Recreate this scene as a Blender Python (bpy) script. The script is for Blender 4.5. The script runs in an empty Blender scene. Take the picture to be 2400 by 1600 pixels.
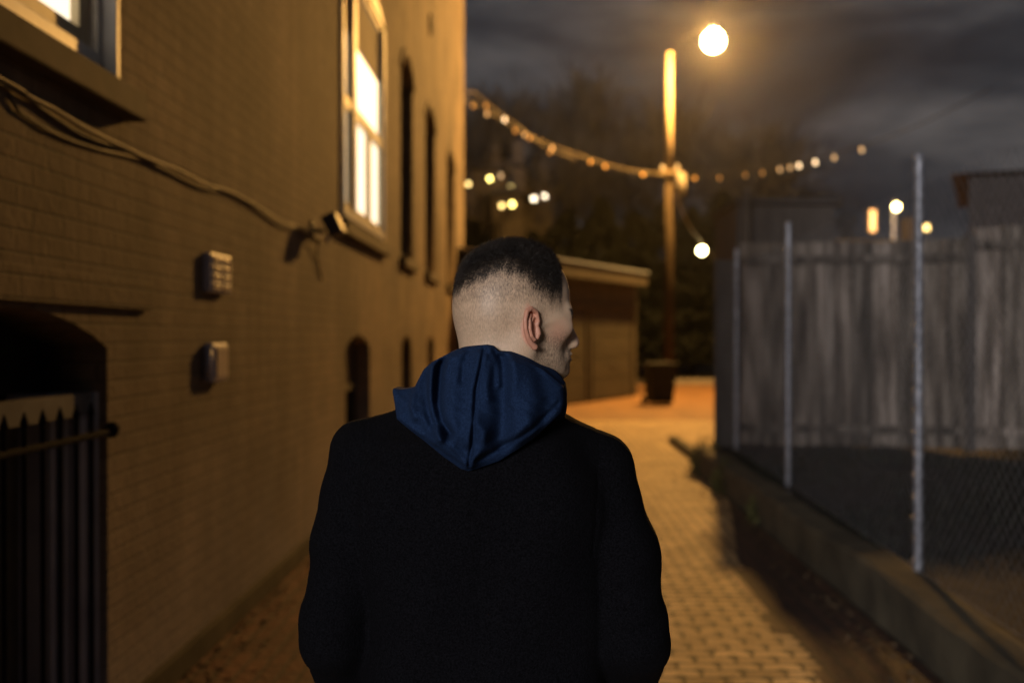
import bpy, bmesh, math, random
import numpy as np
from mathutils import Vector, Matrix, Euler
random.seed(7); rng = np.random.default_rng(7)
C = bpy.context.scene.collection
F_PX, PI = 2333.0, math.pi
CAM = Vector((0, 0, 1.6))
ROT = Euler((math.radians(90 - 0.25), 0, math.radians(1.35)), 'XYZ').to_matrix()

def P(px, py, Y):
    """photo pixel (2400x1600) -> world point on the plane y=Y, used for laying the place out"""
    d = ROT @ Vector(((px - 1200) / F_PX, -(py - 800) / F_PX, -1))
    return CAM + d * (Y / d.y)

# ------------------------------------------------------------------ materials
def new_mat(name):
    m = bpy.data.materials.new(name); m.use_nodes = True
    nt = m.node_tree; b = nt.nodes['Principled BSDF']
    return m, nt, b
def N(nt, t, **kw):
    n = nt.nodes.new(t)
    for k, v in kw.items():
        if k.startswith('i_'):
            key = k[2:]
            n.inputs[int(key) if key.isdigit() else key.replace('_', ' ')].default_value = v
        else: setattr(n, k, v)
    return n
def L(nt, a, b): nt.links.new(a, b)
def coords(nt, scale=(1, 1, 1), rot=(0, 0, 0), kind='Object'):
    tc = N(nt, 'ShaderNodeTexCoord'); mp = N(nt, 'ShaderNodeMapping')
    mp.inputs['Scale'].default_value = scale; mp.inputs['Rotation'].default_value = rot
    L(nt, tc.outputs[kind], mp.inputs['Vector']); return mp.outputs['Vector']
def ramp(nt, src, stops):
    r = N(nt, 'ShaderNodeValToRGB'); e = r.color_ramp.elements
    while len(e) < len(stops): e.new(0.5)
    for k, (p, c) in enumerate(stops):
        e[k].position = p; e[k].color = (c[0], c[1], c[2], 1)
    L(nt, src, r.inputs[0]); return r.outputs[0]
def mix(nt, fac, a, b, mode='MIX'):
    n = N(nt, 'ShaderNodeMix', data_type='RGBA', blend_type=mode)
    for sock, v in ((n.inputs[0], fac), (n.inputs[6], a), (n.inputs[7], b)):
        if hasattr(v, 'is_output'): L(nt, v, sock)
        elif isinstance(v, (int, float)): sock.default_value = v
        else: sock.default_value = (v[0], v[1], v[2], 1)
    return n.outputs[2]
def bump(nt, b, h, strength=.4, dist=.01):
    n = N(nt, 'ShaderNodeBump'); n.inputs['Strength'].default_value = strength; n.inputs['Distance'].default_value = dist
    L(nt, h, n.inputs['Height']); L(nt, n.outputs[0], b.inputs['Normal'])
def noisy(name, c1, c2, scale=4, rough=.8, metal=0, bstr=.3, bdist=.01, stretch=(1, 1, 1), detail=6, spec=.4):
    m, nt, b = new_mat(name)
    v = coords(nt, stretch)
    n = N(nt, 'ShaderNodeTexNoise'); n.inputs['Scale'].default_value = scale; n.inputs['Detail'].default_value = detail
    L(nt, v, n.inputs['Vector'])
    L(nt, ramp(nt, n.outputs[0], [(.32, c1), (.68, c2)]), b.inputs['Base Color'])
    b.inputs['Roughness'].default_value = rough; b.inputs['Metallic'].default_value = metal
    b.inputs['Specular IOR Level'].default_value = spec
    bump(nt, b, n.outputs[0], bstr, bdist); return m
def emit(name, col, s):
    m, nt, b = new_mat(name)
    b.inputs['Base Color'].default_value = (*col, 1)
    b.inputs['Emission Color'].default_value = (*col, 1); b.inputs['Emission Strength'].default_value = s
    return m

def brick_wall_mat():
    m, nt, b = new_mat('painted brick')
    tc = N(nt, 'ShaderNodeTexCoord'); sep = N(nt, 'ShaderNodeSeparateXYZ'); cmb = N(nt, 'ShaderNodeCombineXYZ')
    L(nt, tc.outputs['Object'], sep.inputs[0])
    add = N(nt, 'ShaderNodeMath', operation='ADD'); L(nt, sep.outputs[0], add.inputs[0]); L(nt, sep.outputs[1], add.inputs[1])
    L(nt, add.outputs[0], cmb.inputs[0]); L(nt, sep.outputs[2], cmb.inputs[1])
    br = N(nt, 'ShaderNodeTexBrick')
    br.inputs['Scale'].default_value = 1; br.inputs['Brick Width'].default_value = .215; br.inputs['Row Height'].default_value = .075
    br.inputs['Mortar Size'].default_value = .007; br.inputs['Mortar Smooth'].default_value = .6
    br.inputs['Color1'].default_value = (.215, .170, .125, 1); br.inputs['Color2'].default_value = (.17, .130, .093, 1)
    br.inputs['Mortar'].default_value = (.13, .11, .08, 1)
    L(nt, cmb.outputs[0], br.inputs['Vector'])
    n1 = N(nt, 'ShaderNodeTexNoise'); n1.inputs['Scale'].default_value = .8; n1.inputs['Detail'].default_value = 8; n1.inputs['Roughness'].default_value = .6
    L(nt, tc.outputs['Object'], n1.inputs['Vector'])
    big = ramp(nt, n1.outputs[0], [(.34, (.40, .36, .32)), (.5, (.78, .74, .70)), (.64, (1.2, 1.15, 1.08))])
    mp = N(nt, 'ShaderNodeMapping'); mp.inputs['Scale'].default_value = (5, 5, .35); L(nt, tc.outputs['Object'], mp.inputs['Vector'])
    n2 = N(nt, 'ShaderNodeTexNoise'); n2.inputs['Scale'].default_value = 1.2; n2.inputs['Detail'].default_value = 6; L(nt, mp.outputs[0], n2.inputs['Vector'])
    streak = ramp(nt, n2.outputs[0], [(.35, (.6, .55, .48)), (.6, (1, 1, 1))])
    c = mix(nt, 1.0, br.outputs['Color'], big, 'MULTIPLY'); c = mix(nt, .8, c, streak, 'MULTIPLY')
    # pale salt bloom low on the wall, near the pavement (a stain of its own shape)
    n3 = N(nt, 'ShaderNodeTexNoise'); n3.inputs['Scale'].default_value = 1.5; n3.inputs['Detail'].default_value = 5; L(nt, tc.outputs['Object'], n3.inputs['Vector'])
    mr = N(nt, 'ShaderNodeMapRange'); mr.inputs[1].default_value = 1.3; mr.inputs[2].default_value = .1; L(nt, sep.outputs[2], mr.inputs[0])
    mu = N(nt, 'ShaderNodeMath', operation='MULTIPLY'); L(nt, mr.outputs[0], mu.inputs[0]); L(nt, n3.outputs[0], mu.inputs[1])
    c = mix(nt, mu.outputs[0], c, (.30, .28, .285))
    L(nt, c, b.inputs['Base Color']); b.inputs['Roughness'].default_value = .85
    n4 = N(nt, 'ShaderNodeTexNoise'); n4.inputs['Scale'].default_value = 28; n4.inputs['Detail'].default_value = 5; L(nt, tc.outputs['Object'], n4.inputs['Vector'])
    a2 = N(nt, 'ShaderNodeMath', operation='MULTIPLY_ADD'); a2.inputs[1].default_value = -.5
    L(nt, br.outputs['Fac'], a2.inputs[0]); L(nt, n4.outputs[0], a2.inputs[2])
    bump(nt, b, a2.outputs[0], .65, .007); return m

def paver_mat(name, ca, cb, mortar, dots=False, w=.2, h=.1, rot=0):
    m, nt, b = new_mat(name)
    v = coords(nt, (1, 1, 1), (0, 0, rot))
    wn = N(nt, 'ShaderNodeTexNoise'); wn.inputs['Scale'].default_value = 5; wn.inputs['Detail'].default_value = 2; L(nt, v, wn.inputs['Vector'])
    wa = N(nt, 'ShaderNodeVectorMath', operation='MULTIPLY_ADD'); wa.inputs[1].default_value = (.025, .02, 0); L(nt, wn.outputs['Color'], wa.inputs[0]); L(nt, v, wa.inputs[2]); v = wa.outputs[0]
    br = N(nt, 'ShaderNodeTexBrick'); br.inputs['Scale'].default_value = 1
    br.inputs['Brick Width'].default_value = w; br.inputs['Row Height'].default_value = h
    br.inputs['Mortar Size'].default_value = .011; br.inputs['Mortar Smooth'].default_value = .2
    br.inputs['Color1'].default_value = (*ca, 1); br.inputs['Color2'].default_value = (*cb, 1); br.inputs['Mortar'].default_value = (*mortar, 1)
    L(nt, v, br.inputs['Vector'])
    n = N(nt, 'ShaderNodeTexNoise'); n.inputs['Scale'].default_value = 1.7; n.inputs['Detail'].default_value = 8; L(nt, v, n.inputs['Vector'])
    c = mix(nt, .9, br.outputs['Color'], ramp(nt, n.outputs[0], [(.3, (.55, .5, .45)), (.65, (1.1, 1.05, 1))]), 'MULTIPLY')
    if dots:   # drainage openings of the permeable pavers: one at each stagger
        mp = N(nt, 'ShaderNodeMapping'); mp.inputs['Scale'].default_value = (1 / w, .5 / h, 1); L(nt, v, mp.inputs['Vector'])
        outs = []
        for off in ((0, 0), (.5, .5)):
            ad = N(nt, 'ShaderNodeVectorMath', operation='ADD'); ad.inputs[1].default_value = (off[0], off[1], 0); L(nt, mp.outputs[0], ad.inputs[0])
            fr = N(nt, 'ShaderNodeVectorMath', operation='FRACTION'); L(nt, ad.outputs[0], fr.inputs[0])
            sb = N(nt, 'ShaderNodeVectorMath', operation='SUBTRACT'); sb.inputs[1].default_value = (.5, .5, 0); L(nt, fr.outputs[0], sb.inputs[0])
            sc = N(nt, 'ShaderNodeVectorMath', operation='MULTIPLY'); sc.inputs[1].default_value = (w, 2 * h, 0); L(nt, sb.outputs[0], sc.inputs[0])
            ln = N(nt, 'ShaderNodeVectorMath', operation='LENGTH'); L(nt, sc.outputs[0], ln.inputs[0]); outs.append(ln.outputs['Value'])
        mn = N(nt, 'ShaderNodeMath', operation='MINIMUM'); L(nt, outs[0], mn.inputs[0]); L(nt, outs[1], mn.inputs[1])
        n5 = N(nt, 'ShaderNodeTexNoise'); n5.inputs['Scale'].default_value = 6; L(nt, v, n5.inputs['Vector'])
        ma = N(nt, 'ShaderNodeMath', operation='MULTIPLY_ADD'); ma.inputs[1].default_value = .04; L(nt, n5.outputs[0], ma.inputs[0]); L(nt, mn.outputs[0], ma.inputs[2])
        mr = N(nt, 'ShaderNodeMapRange', interpolation_type='SMOOTHSTEP'); mr.inputs[1].default_value = .046; mr.inputs[2].default_value = .056; L(nt, ma.outputs[0], mr.inputs[0])
        inv = N(nt, 'ShaderNodeMath', operation='SUBTRACT'); inv.inputs[0].default_value = 1; L(nt, mr.outputs[0], inv.inputs[1])
        c = mix(nt, inv.outputs[0], c, (.015, .014, .01))
    L(nt, c, b.inputs['Base Color']); b.inputs['Roughness'].default_value = .75
    hh = N(nt, 'ShaderNodeTexNoise'); hh.inputs['Scale'].default_value = 25; L(nt, v, hh.inputs['Vector'])
    a2 = N(nt, 'ShaderNodeMath', operation='MULTIPLY_ADD'); a2.inputs[1].default_value = -1.2
    L(nt, br.outputs['Fac'], a2.inputs[0]); L(nt, hh.outputs[0], a2.inputs[2])
    bump(nt, b, a2.outputs[0], .8, .012); return m

M = {}
M['brick'] = brick_wall_mat()
M['stone'] = noisy('sill stone', (.045, .035, .024), (.085, .065, .045), 6, .8)
M['frame'] = noisy('white window paint', (.62, .60, .57), (.75, .73, .70), 9, .45, bstr=.05)
M['frame_dark'] = noisy('dark window paint', (.05, .045, .035), (.08, .07, .05), 9, .6, bstr=.05)
M['tan_frame'] = noisy('cream sash paint', (.42, .35, .22), (.52, .44, .29), 8, .5, bstr=.05)
M['lit'] = emit('lit room behind glass', (1, .84, .60), 1.45)
M['lit_dim'] = emit('drawn curtain lit from inside', (1, .82, .55), .42)
M['blind'] = noisy('roller blind', (.34, .29, .21), (.44, .38, .28), 3, .8, bstr=.05)
M['dark_glass'] = noisy('dark glass', (.012, .013, .01), (.022, .022, .018), 2, .12, bstr=.02)
M['board'] = noisy('infill board', (.07, .05, .03), (.11, .08, .05), 5, .8)
M['greypaint'] = noisy('grey gloss paint', (.30, .30, .34), (.40, .40, .44), 6, .45, bstr=.05)
M['box_metal'] = noisy('grey powder coat', (.42, .42, .50), (.52, .52, .6), 10, .4, bstr=.03)
M['box_tan'] = noisy('louvre panel', (.45, .38, .30), (.55, .47, .38), 10, .4, bstr=.03)
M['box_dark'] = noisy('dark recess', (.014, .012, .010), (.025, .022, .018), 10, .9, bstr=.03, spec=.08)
M['iron'] = noisy('black iron', (.008, .008, .009), (.016, .016, .017), 20, .9, bstr=.1, bdist=.002, spec=.08)
M['cable'] = noisy('painted cable', (.20, .165, .10), (.30, .25, .16), 9, .6, bstr=.05)
M['cable_dark'] = noisy('dark cable', (.05, .04, .03), (.09, .07, .05), 9, .6, bstr=.05)
M['flood'] = noisy('floodlight body', (.03, .03, .045), (.05, .05, .07), 9, .5, bstr=.05)
M['galv'] = noisy('galvanised steel', (.12, .125, .15), (.30, .31, .35), 22, .5, .5, bstr=.05)
M['wood'] = None
M['soil'] = noisy('bare soil', (.004, .0033, .0026), (.010, .008, .006), 5, .95, bstr=.9, bdist=.04)
M['grass'] = noisy('grass blades', (.004, .005, .002), (.012, .013, .006), 3, .8)
M['concrete'] = noisy('mossy concrete', (.035, .03, .02), (.085, .072, .046), 3, .9, bstr=.5, bdist=.02)
M['pale_conc'] = noisy('pale concrete', (.18, .16, .14), (.26, .24, .21), 2, .85)
M['paver'] = paver_mat('light permeable pavers', (.78, .58, .31), (.44, .31, .16), (.025, .018, .011), True)
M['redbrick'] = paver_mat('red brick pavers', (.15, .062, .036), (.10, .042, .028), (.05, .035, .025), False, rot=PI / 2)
M['redbrick_shade'] = paver_mat('shade-toned brick edging', (.075, .036, .024), (.05, .025, .018), (.02, .015, .012), False, rot=PI / 2)  # red brick edging, darkened further to carry painted shade
M['street'] = paver_mat('old brick street', (.30, .17, .06), (.21, .115, .04), (.18, .09, .05), False)
M['asphalt'] = noisy('rough ground', (.03, .026, .02), (.06, .05, .04), 2, .9)
M['polewood'] = noisy('utility pole wood', (.13, .10, .065), (.20, .155, .10), 5, .85, stretch=(4, 4, .4), bstr=.5, bdist=.01)
M['pole_shade'] = noisy('shade-toned lower pole', (.035, .026, .018), (.065, .05, .034), 5, .9, stretch=(4, 4, .4), spec=.1)  # darker copy of the pole wood, shade put into the colour
M['head_paint'] = noisy('weathered grey paint', (.09, .09, .095), (.15, .15, .155), 6, .8)
M['lamp_lens'] = emit('lamp bowl', (1, .80, .48), 12)
nt = M['lamp_lens'].node_tree; tb_ = N(nt, 'ShaderNodeBsdfTransparent'); as_ = N(nt, 'ShaderNodeAddShader')   # clear bowl: the light inside shines out through it
L(nt, nt.nodes['Principled BSDF'].outputs[0], as_.inputs[0]); L(nt, tb_.outputs[0], as_.inputs[1]); L(nt, as_.outputs[0], nt.nodes['Material Output'].inputs['Surface']); nt.nodes['Principled BSDF'].inputs['Base Color'].default_value = (0, 0, 0, 1)
M['lamp_metal'] = noisy('lamp housing', (.25, .25, .26), (.35, .35, .36), 8, .5, .6)
M['bulb_dim'] = emit('festoon bulb dim', (1, .62, .22), .12)
M['bulb_mid'] = emit('festoon bulb low', (1, .66, .3), .8)
M['bulb_hi'] = emit('festoon bulb lit', (1, .70, .38), 3.5)
M['warmlamp'] = emit('warm far lamp', (1, .78, .3), 28)
M['whitelamp'] = emit('bright far lamp', (1, .82, .38), 30)
M['tinywarm'] = emit('far window warm', (1, .72, .25), 5)
M['tinyyellow'] = emit('far window yellow', (1, .78, .2), 11)
M['tinywhite'] = emit('far window white', (1, .83, .6), 14)
M['tinydim'] = emit('far window dim', (1, .75, .45), 1.6)
M['doorglow'] = emit('lit stair window', (1, .55, .2), 2.4)
M['roof_metal'] = noisy('metal roof', (.42, .50, .62), (.55, .62, .74), 3, .45, .2)
M['fascia'] = noisy('timber fascia', (.05, .044, .036), (.08, .07, .055), 4, .8)
M['garage_wall'] = noisy('garage render', (.06, .056, .044), (.09, .083, .066), 2.5, .9)
M['garage_door'] = noisy('garage door paint', (.05, .047, .038), (.075, .07, .056), 2.5, .6)
M['bin'] = noisy('black bin plastic', (.004, .004, .004), (.008, .008, .008), 8, .7)
M['bark'] = noisy('bark', (.03, .028, .025), (.07, .065, .06), 6, .9, stretch=(3, 3, .5), bstr=.5)
M['twig'] = noisy('bare twigs', (.010, .009, .008), (.027, .025, .022), 3, .9)
M['leafdark'] = noisy('evergreen needles', (.002, .004, .0015), (.006, .009, .004), 3, .8)
M['hill'] = noisy('wooded hill', (.008, .009, .006), (.02, .02, .013), .3, .95)
M['housedark'] = noisy('dark siding', (.035, .03, .028), (.055, .048, .04), 2, .9)
M['roofdark'] = noisy('dark shingles', (.02, .018, .018), (.04, .035, .035), 6, .9)
M['shed'] = noisy('dark shed board', (.035, .03, .028), (.06, .052, .048), 3, .9, stretch=(6, 6, .5))
M['litter'] = noisy('dead leaves', (.05, .035, .02), (.13, .085, .045), 9, .9)
M['weed'] = noisy('weed leaves', (.05, .05, .015), (.12, .11, .035), 5, .8)

def wood_mat():
    m, nt, b = new_mat('weathered fence board')
    oi = N(nt, 'ShaderNodeObjectInfo')
    tc = N(nt, 'ShaderNodeTexCoord'); mp = N(nt, 'ShaderNodeMapping'); mp.inputs['Scale'].default_value = (9, 9, .7)
    L(nt, tc.outputs['Object'], mp.inputs['Vector'])
    off = N(nt, 'ShaderNodeMath', operation='MULTIPLY'); off.inputs[1].default_value = 40; L(nt, oi.outputs['Random'], off.inputs[0])
    ad = N(nt, 'ShaderNodeVectorMath', operation='ADD'); L(nt, mp.outputs[0], ad.inputs[0]); L(nt, off.outputs[0], ad.inputs[1])
    n = N(nt, 'ShaderNodeTexNoise'); n.inputs['Scale'].default_value = 1.6; n.inputs['Detail'].default_value = 8; L(nt, ad.outputs[0], n.inputs['Vector'])
    c = ramp(nt, n.outputs[0], [(.36, (.038, .032, .027)), (.5, (.11, .097, .086)), (.64, (.24, .222, .21))])
    r = ramp(nt, oi.outputs['Random'], [(0, (.36, .33, .30)), (.5, (.66, .60, .54)), (1, (1.0, .91, .85))])
    L(nt, mix(nt, 1, c, r, 'MULTIPLY'), b.inputs['Base Color']); b.inputs['Roughness'].default_value = .85
    bump(nt, b, n.outputs[0], .5, .01); return m
M['wood'] = wood_mat()

# ------------------------------------------------------------------ object helpers
def link(name, me, mat, parent=None, smooth=False):
    o = bpy.data.objects.new(name, me); C.objects.link(o)
    if mat is not None:
        me.materials.clear(); me.materials.append(mat)
    if smooth:
        me.polygons.foreach_set('use_smooth', [True] * len(me.polygons))
    if parent is not None: o.parent = parent
    return o
def tag(o, label=None, cat=None, group=None, kind=None):
    if label: o['label'] = label
    if cat: o['category'] = cat
    if group: o['group'] = group
    if kind: o['kind'] = kind
    return o
def thing(name, label, cat, loc=(0, 0, 0), rz=0, group=None):
    o = bpy.data.objects.new(name, None); C.objects.link(o); o.empty_display_size = .2
    o.location = loc; o.rotation_euler = (0, 0, rz)
    return tag(o, label, cat, group)
class MB:
    def __init__(s): s.v = []; s.f = []
    def box(s, x0, x1, y0, y1, z0, z1, rot=None, at=(0, 0, 0)):
        n = len(s.v)
        for p in ((x0, y0, z0), (x1, y0, z0), (x1, y1, z0), (x0, y1, z0), (x0, y0, z1), (x1, y0, z1), (x1, y1, z1), (x0, y1, z1)):
            q = Vector(p)
            if rot: q = rot @ q
            s.v.append(q + Vector(at))
        s.f += [[n + i for i in f] for f in ((0, 3, 2, 1), (4, 5, 6, 7), (0, 1, 5, 4), (1, 2, 6, 5), (2, 3, 7, 6), (3, 0, 4, 7))]
    def tube(s, pts, r, n=8, cap=True):
        pts = [Vector(p) for p in pts]; rs = r if isinstance(r, (list, tuple)) else [r] * len(pts)
        base = len(s.v); up = Vector((0, 0, 1))
        for i, p in enumerate(pts):
            d = (pts[min(i + 1, len(pts) - 1)] - pts[max(i - 1, 0)]).normalized()
            a = d.cross(up if abs(d.z) < .95 else Vector((1, 0, 0))).normalized(); b2 = d.cross(a)
            for k in range(n):
                t = 2 * PI * k / n; s.v.append(p + (a * math.cos(t) + b2 * math.sin(t)) * rs[i])
        for i in range(len(pts) - 1):
            for k in range(n):
                k2 = (k + 1) % n
                s.f.append([base + i * n + k, base + i * n + k2, base + (i + 1) * n + k2, base + (i + 1) * n + k])
        if cap:
            s.f.append([base + k for k in range(n)][::-1]); s.f.append([base + (len(pts) - 1) * n + k for k in range(n)])
    def lathe(s, prof, n=16, at=(0, 0, 0)):
        base = len(s.v)
        for (r, z) in prof:
            for k in range(n):
                t = 2 * PI * k / n; s.v.append(Vector((at[0] + r * math.cos(t), at[1] + r * math.sin(t), at[2] + z)))
        for i in range(len(prof) - 1):
            for k in range(n):
                k2 = (k + 1) % n; s.f.append([base + i * n + k, base + i * n + k2, base + (i + 1) * n + k2, base + (i + 1) * n + k])
        s.f.append([base + k for k in range(n)][::-1]); s.f.append([base + (len(prof) - 1) * n + k for k in range(n)])
    def prism(s, poly, x0, x1):
        """poly of (y,z) points extruded along x"""
        n = len(poly); b0 = len(s.v)
        for x in (x0, x1):
            for (y, z) in poly: s.v.append(Vector((x, y, z)))
        s.f.append(list(range(b0, b0 + n))[::-1]); s.f.append(list(range(b0 + n, b0 + 2 * n)))
        for k in range(n):
            k2 = (k + 1) % n; s.f.append([b0 + k, b0 + k2, b0 + n + k2, b0 + n + k])
    def build(s, name, mat, parent=None, smooth=False, bevel=0):
        me = bpy.data.meshes.new(name); me.from_pydata([tuple(v) for v in s.v], [], s.f)
        bm = bmesh.new(); bm.from_mesh(me); bmesh.ops.recalc_face_normals(bm, faces=bm.faces); bm.to_mesh(me); bm.free()
        o = link(name, me, mat, parent, smooth)
        if bevel:
            md = o.modifiers.new('b', 'BEVEL'); md.width = bevel; md.segments = 2; md.limit_method = 'ANGLE'
        return o
def one(name, mat, parent, *boxes, bevel=0):
    m = MB()
    for b in boxes: m.box(*b)
    return m.build(name, mat, parent, bevel=bevel)
def arch_poly(y0, y1, z0, zs, rise, n=10):
    """window outline in (y,z): sides up to zs then a segmental head of given rise"""
    w = y1 - y0; pts = [(y0, z0), (y1, z0)]
    if rise <= 0: return pts + [(y1, zs), (y0, zs)]
    R = (w * w / 4 + rise * rise) / (2 * rise); cy, cz = (y0 + y1) / 2, zs + rise - R
    a0 = math.asin(w / 2 / R)
    for k in range(n + 1):
        a = a0 - 2 * a0 * k / n
        pts.append((cy + R * math.sin(a), cz + R * math.cos(a)))
    return pts
def holed_slab(name, outer, holes, x_face, thick, mat, parent):
    """wall slab facing +x with openings; outlines in (y,z)"""
    cu = bpy.data.curves.new(name, 'CURVE'); cu.dimensions = '2D'; cu.fill_mode = 'BOTH'; cu.extrude = thick / 2
    for pl in [outer] + holes:
        sp = cu.splines.new('POLY'); sp.points.add(len(pl) - 1); sp.use_cyclic_u = True
        for k, (y, z) in enumerate(pl): sp.points[k].co = (y, z, 0, 1)
    o = bpy.data.objects.new('tmp', cu); C.objects.link(o)
    bpy.context.view_layer.update()
    me = bpy.data.meshes.new_from_object(o.evaluated_get(bpy.context.evaluated_depsgraph_get()))
    bpy.data.objects.remove(o)
    xc = x_face - thick / 2
    for v in me.vertices:
        y, z, e = v.co; v.co = (xc + e, y, z)
    bm = bmesh.new(); bm.from_mesh(me); bmesh.ops.remove_doubles(bm, verts=bm.verts, dist=1e-5)
    bmesh.ops.recalc_face_normals(bm, faces=bm.faces); bm.to_mesh(me); bm.free()
    me.name = name
    return link(name, me, mat, parent)

# ------------------------------------------------------------------ ground
def sheet(name, pts, z, mat, kind='structure'):
    me = bpy.data.meshes.new(name); me.from_pydata([(x, y, z) for x, y in pts], [], [list(range(len(pts)))])
    return tag(link(name, me, mat), kind=kind)
sheet('ground', [(-400, -200), (400, -200), (400, 600), (-400, 600)], 0, M['asphalt'])
sheet('alley_paving', [(-.75, -12), (1.9, -12), (1.9, 12.2), (2.0, 12.2), (2.0, 19.2), (-.75, 19.2)], .004, M['paver'])
sheet('pavement_edge_strip', [(1.9, -12), (1.9, 9.9), (1.8, 9.2), (1.44, 7.1), (1.44, 6.9), (1.36, 6.9), (1.36, 5.8), (1.30, 5.8), (1.30, 5.4), (1.38, 5.4), (1.38, 4.8), (1.32, 4.8), (1.32, -12)], .008, M['redbrick_shade'])  # brick edging whose dark colour also fills out the shadow beside the wall
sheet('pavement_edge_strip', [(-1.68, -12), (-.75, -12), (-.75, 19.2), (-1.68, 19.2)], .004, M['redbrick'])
sheet('road', [(-6, 19.2), (26, 19.2), (26, 33.5), (-6, 33.5)], .004, M['street'])
sheet('side_paving', [(2.0, 13.2), (12, 13.2), (12, 19.2), (2.0, 19.2)], .004, M['paver'])
tag(one('pavement', M['pale_conc'], None, (4.1, 14, 33.5, 35.5, -.1, .13), bevel=.02), kind='structure')

# ------------------------------------------------------------------ painted brick building on the left
WX = -1.685
Y0, Y1, ZT = -1.2, 23.4, 11.0
bld = thing('brick_building', 'long tan painted brick building along the left side of the alley with lit sash windows', 'building', (WX, Y0, 0))
def loc(o):   # child built in world coordinates -> keep world place under a moved parent
    o.matrix_parent_inverse = Matrix.Translation(-o.parent.location)
    return o
SILL, SPR = 2.60, 4.98
uppers = [(1.9, 3.98, True), (8.56, 10.95, True), (12.4, 13.65, False), (15.2, 16.65, False), (18.9, 20.6, False)]
lowers = [(8.8, 10.1), (12.5, 13.5), (15.5, 16.5), (19.1, 20.2)]
holes = [arch_poly(a, b, SILL, SPR, .28) for a, b, _ in uppers]
holes += [arch_poly(a, b, .45, 1.50, .12) for a, b in lowers]
DOOR = (2.45, 3.88)
holes.append(arch_poly(*DOOR, .02, 1.56, .14))
holes += [arch_poly(a, b, 6.4, 8.6, .28) for a, b, _ in uppers[:2]]
wall = loc(holed_slab('wall', [(Y0, 0), (Y1, 0), (Y1, ZT), (Y0, ZT)], holes, WX, .32, M['brick'], bld))
m = MB(); m.box(WX - 8, WX - .32, Y0, Y0 + .3, 0, ZT); m.box(WX - 8, WX - .32, Y1 - .3, Y1, 0, ZT); m.box(WX - 8.3, WX - 8, Y0, Y1, 0, ZT)
loc(m.build('end_wall', M['brick'], bld))
loc(one('roof', M['roofdark'], bld, (WX - 8.5, WX + .25, Y0 - .2, Y1 + .2, ZT + .003, ZT + .35)))
loc(one('plinth', M['concrete'], bld, (WX + .001, WX + .035, 4.05, Y1, .005, .13), bevel=.008))
for k, (a, b) in enumerate([(2.2, 4.28)]):
    loc(one('lintel_band', M['brick'], bld, (WX + .001, WX + .03, a, b, 1.715, 1.835), bevel=.006))

def arch_ring(y0, y1, zs, rise, t, xa, xb):
    """a curved head (moulding) of thickness t"""
    o1 = arch_poly(y0, y1, 0, zs, rise)[2:]; o2 = arch_poly(y0 - t, y1 + t, 0, zs, rise + t)[2:]
    m = MB()
    for k in range(len(o1) - 1):
        q = [o1[k], o1[k + 1], o2[k + 1], o2[k]]; m.prism(q, xa, xb)
    return m
def upper_window(a, b, lit, z0=SILL, zs=SPR, rise=.28, rec=.10, mid=None, qq=.05):
    fm = M['frame'] if lit else M['frame_dark']
    xf = WX - rec                       # face of the casing inside the reveal
    w = MB(); t = .07
    w.box(xf - .10, xf, a + .002, a + t, z0 + .05, zs); w.box(xf - .10, xf, b - t, b - .002, z0 + .05, zs)
    w.box(xf - .10, xf, a + t, b - t, z0 + .05, z0 + .13)
    win = loc(w.build('window', fm, bld, bevel=.006))
    def sub(o):
        o.parent = win; return o
    hd = MB(); hd.prism([(a + .003, zs), (b - .003, zs)] + arch_poly(a + .003, b - .003, z0, zs, rise - .004)[2:][1:-1], xf - .09, xf - .004)
    sub(hd.build('head_board', M['tan_frame'] if lit else M['frame_dark'], win))
    md = mid or (a + b) / 2
    cells = [(a + t, md - .06), (md + .06, b - t)] if b - a > 2 else [(a + t, b - t)]
    zr = z0 + (zs - z0) * .44
    for ci, (c, d) in enumerate(cells):
        s = MB(); q = qq
        s.box(xf - .085, xf - .03, c, c + q, z0 + .13, zs); s.box(xf - .085, xf - .03, d - q, d, z0 + .13, zs)
        s.box(xf - .085, xf - .03, c + q, d - q, z0 + .13, z0 + .20); s.box(xf - .085, xf - .02, c + q, d - q, zr, zr + .10)
        s.box(xf - .085, xf - .03, c + q, d - q, zs - .06, zs - .002)
        sub(s.build('sash', M['tan_frame'] if lit else M['frame_dark'], win, bevel=.004))
        sub(one('pane', (M['lit_dim'] if mid and ci == 0 else M['lit']) if lit else M['dark_glass'], win, (xf - .075, xf - .068, c + q, d - q, z0 + .20, zs - .06)))
        if mid and ci == 1: sub(one('glazing_bar', M['tan_frame'], win, (xf - .066, xf - .03, c + (d - c) * .48, c + (d - c) * .48 + .16, z0 + .201, zr)))
        if lit and b < 12 and a > 5:
            sub(one('blind', M['blind'], win, (xf - .066, xf - .060, c + q + .005, d - q - .005, zr + .72, zs - .07)))
    if len(cells) == 2:
        sub(one('mullion', fm, win, (xf - .10, xf - .004, md - .06, md + .06, z0 + .13, zs)))
    sub(one('sill', M['stone'], win, (WX - .30, WX + .085, a - .10, b + .10, z0 - .115, z0 + .0), bevel=.01))
    sub(arch_ring(a, b, zs, rise, .10, WX + .001, WX + .03).build('arch_moulding', M['brick'], win))
    if lit and rec > 0:   # painted outer trim at the jambs
        sub(one('casing', M['greypaint'], win, (WX - rec + .002, WX + .012, b - .035, b - .001, z0 + .001, zs), bevel=.005))
    # room behind, closed
    loc(one('room_back', M['box_dark'], bld, (WX - .40, WX - .33, a - .1, b + .1, z0 - .1, zs + rise + .1)))
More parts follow.
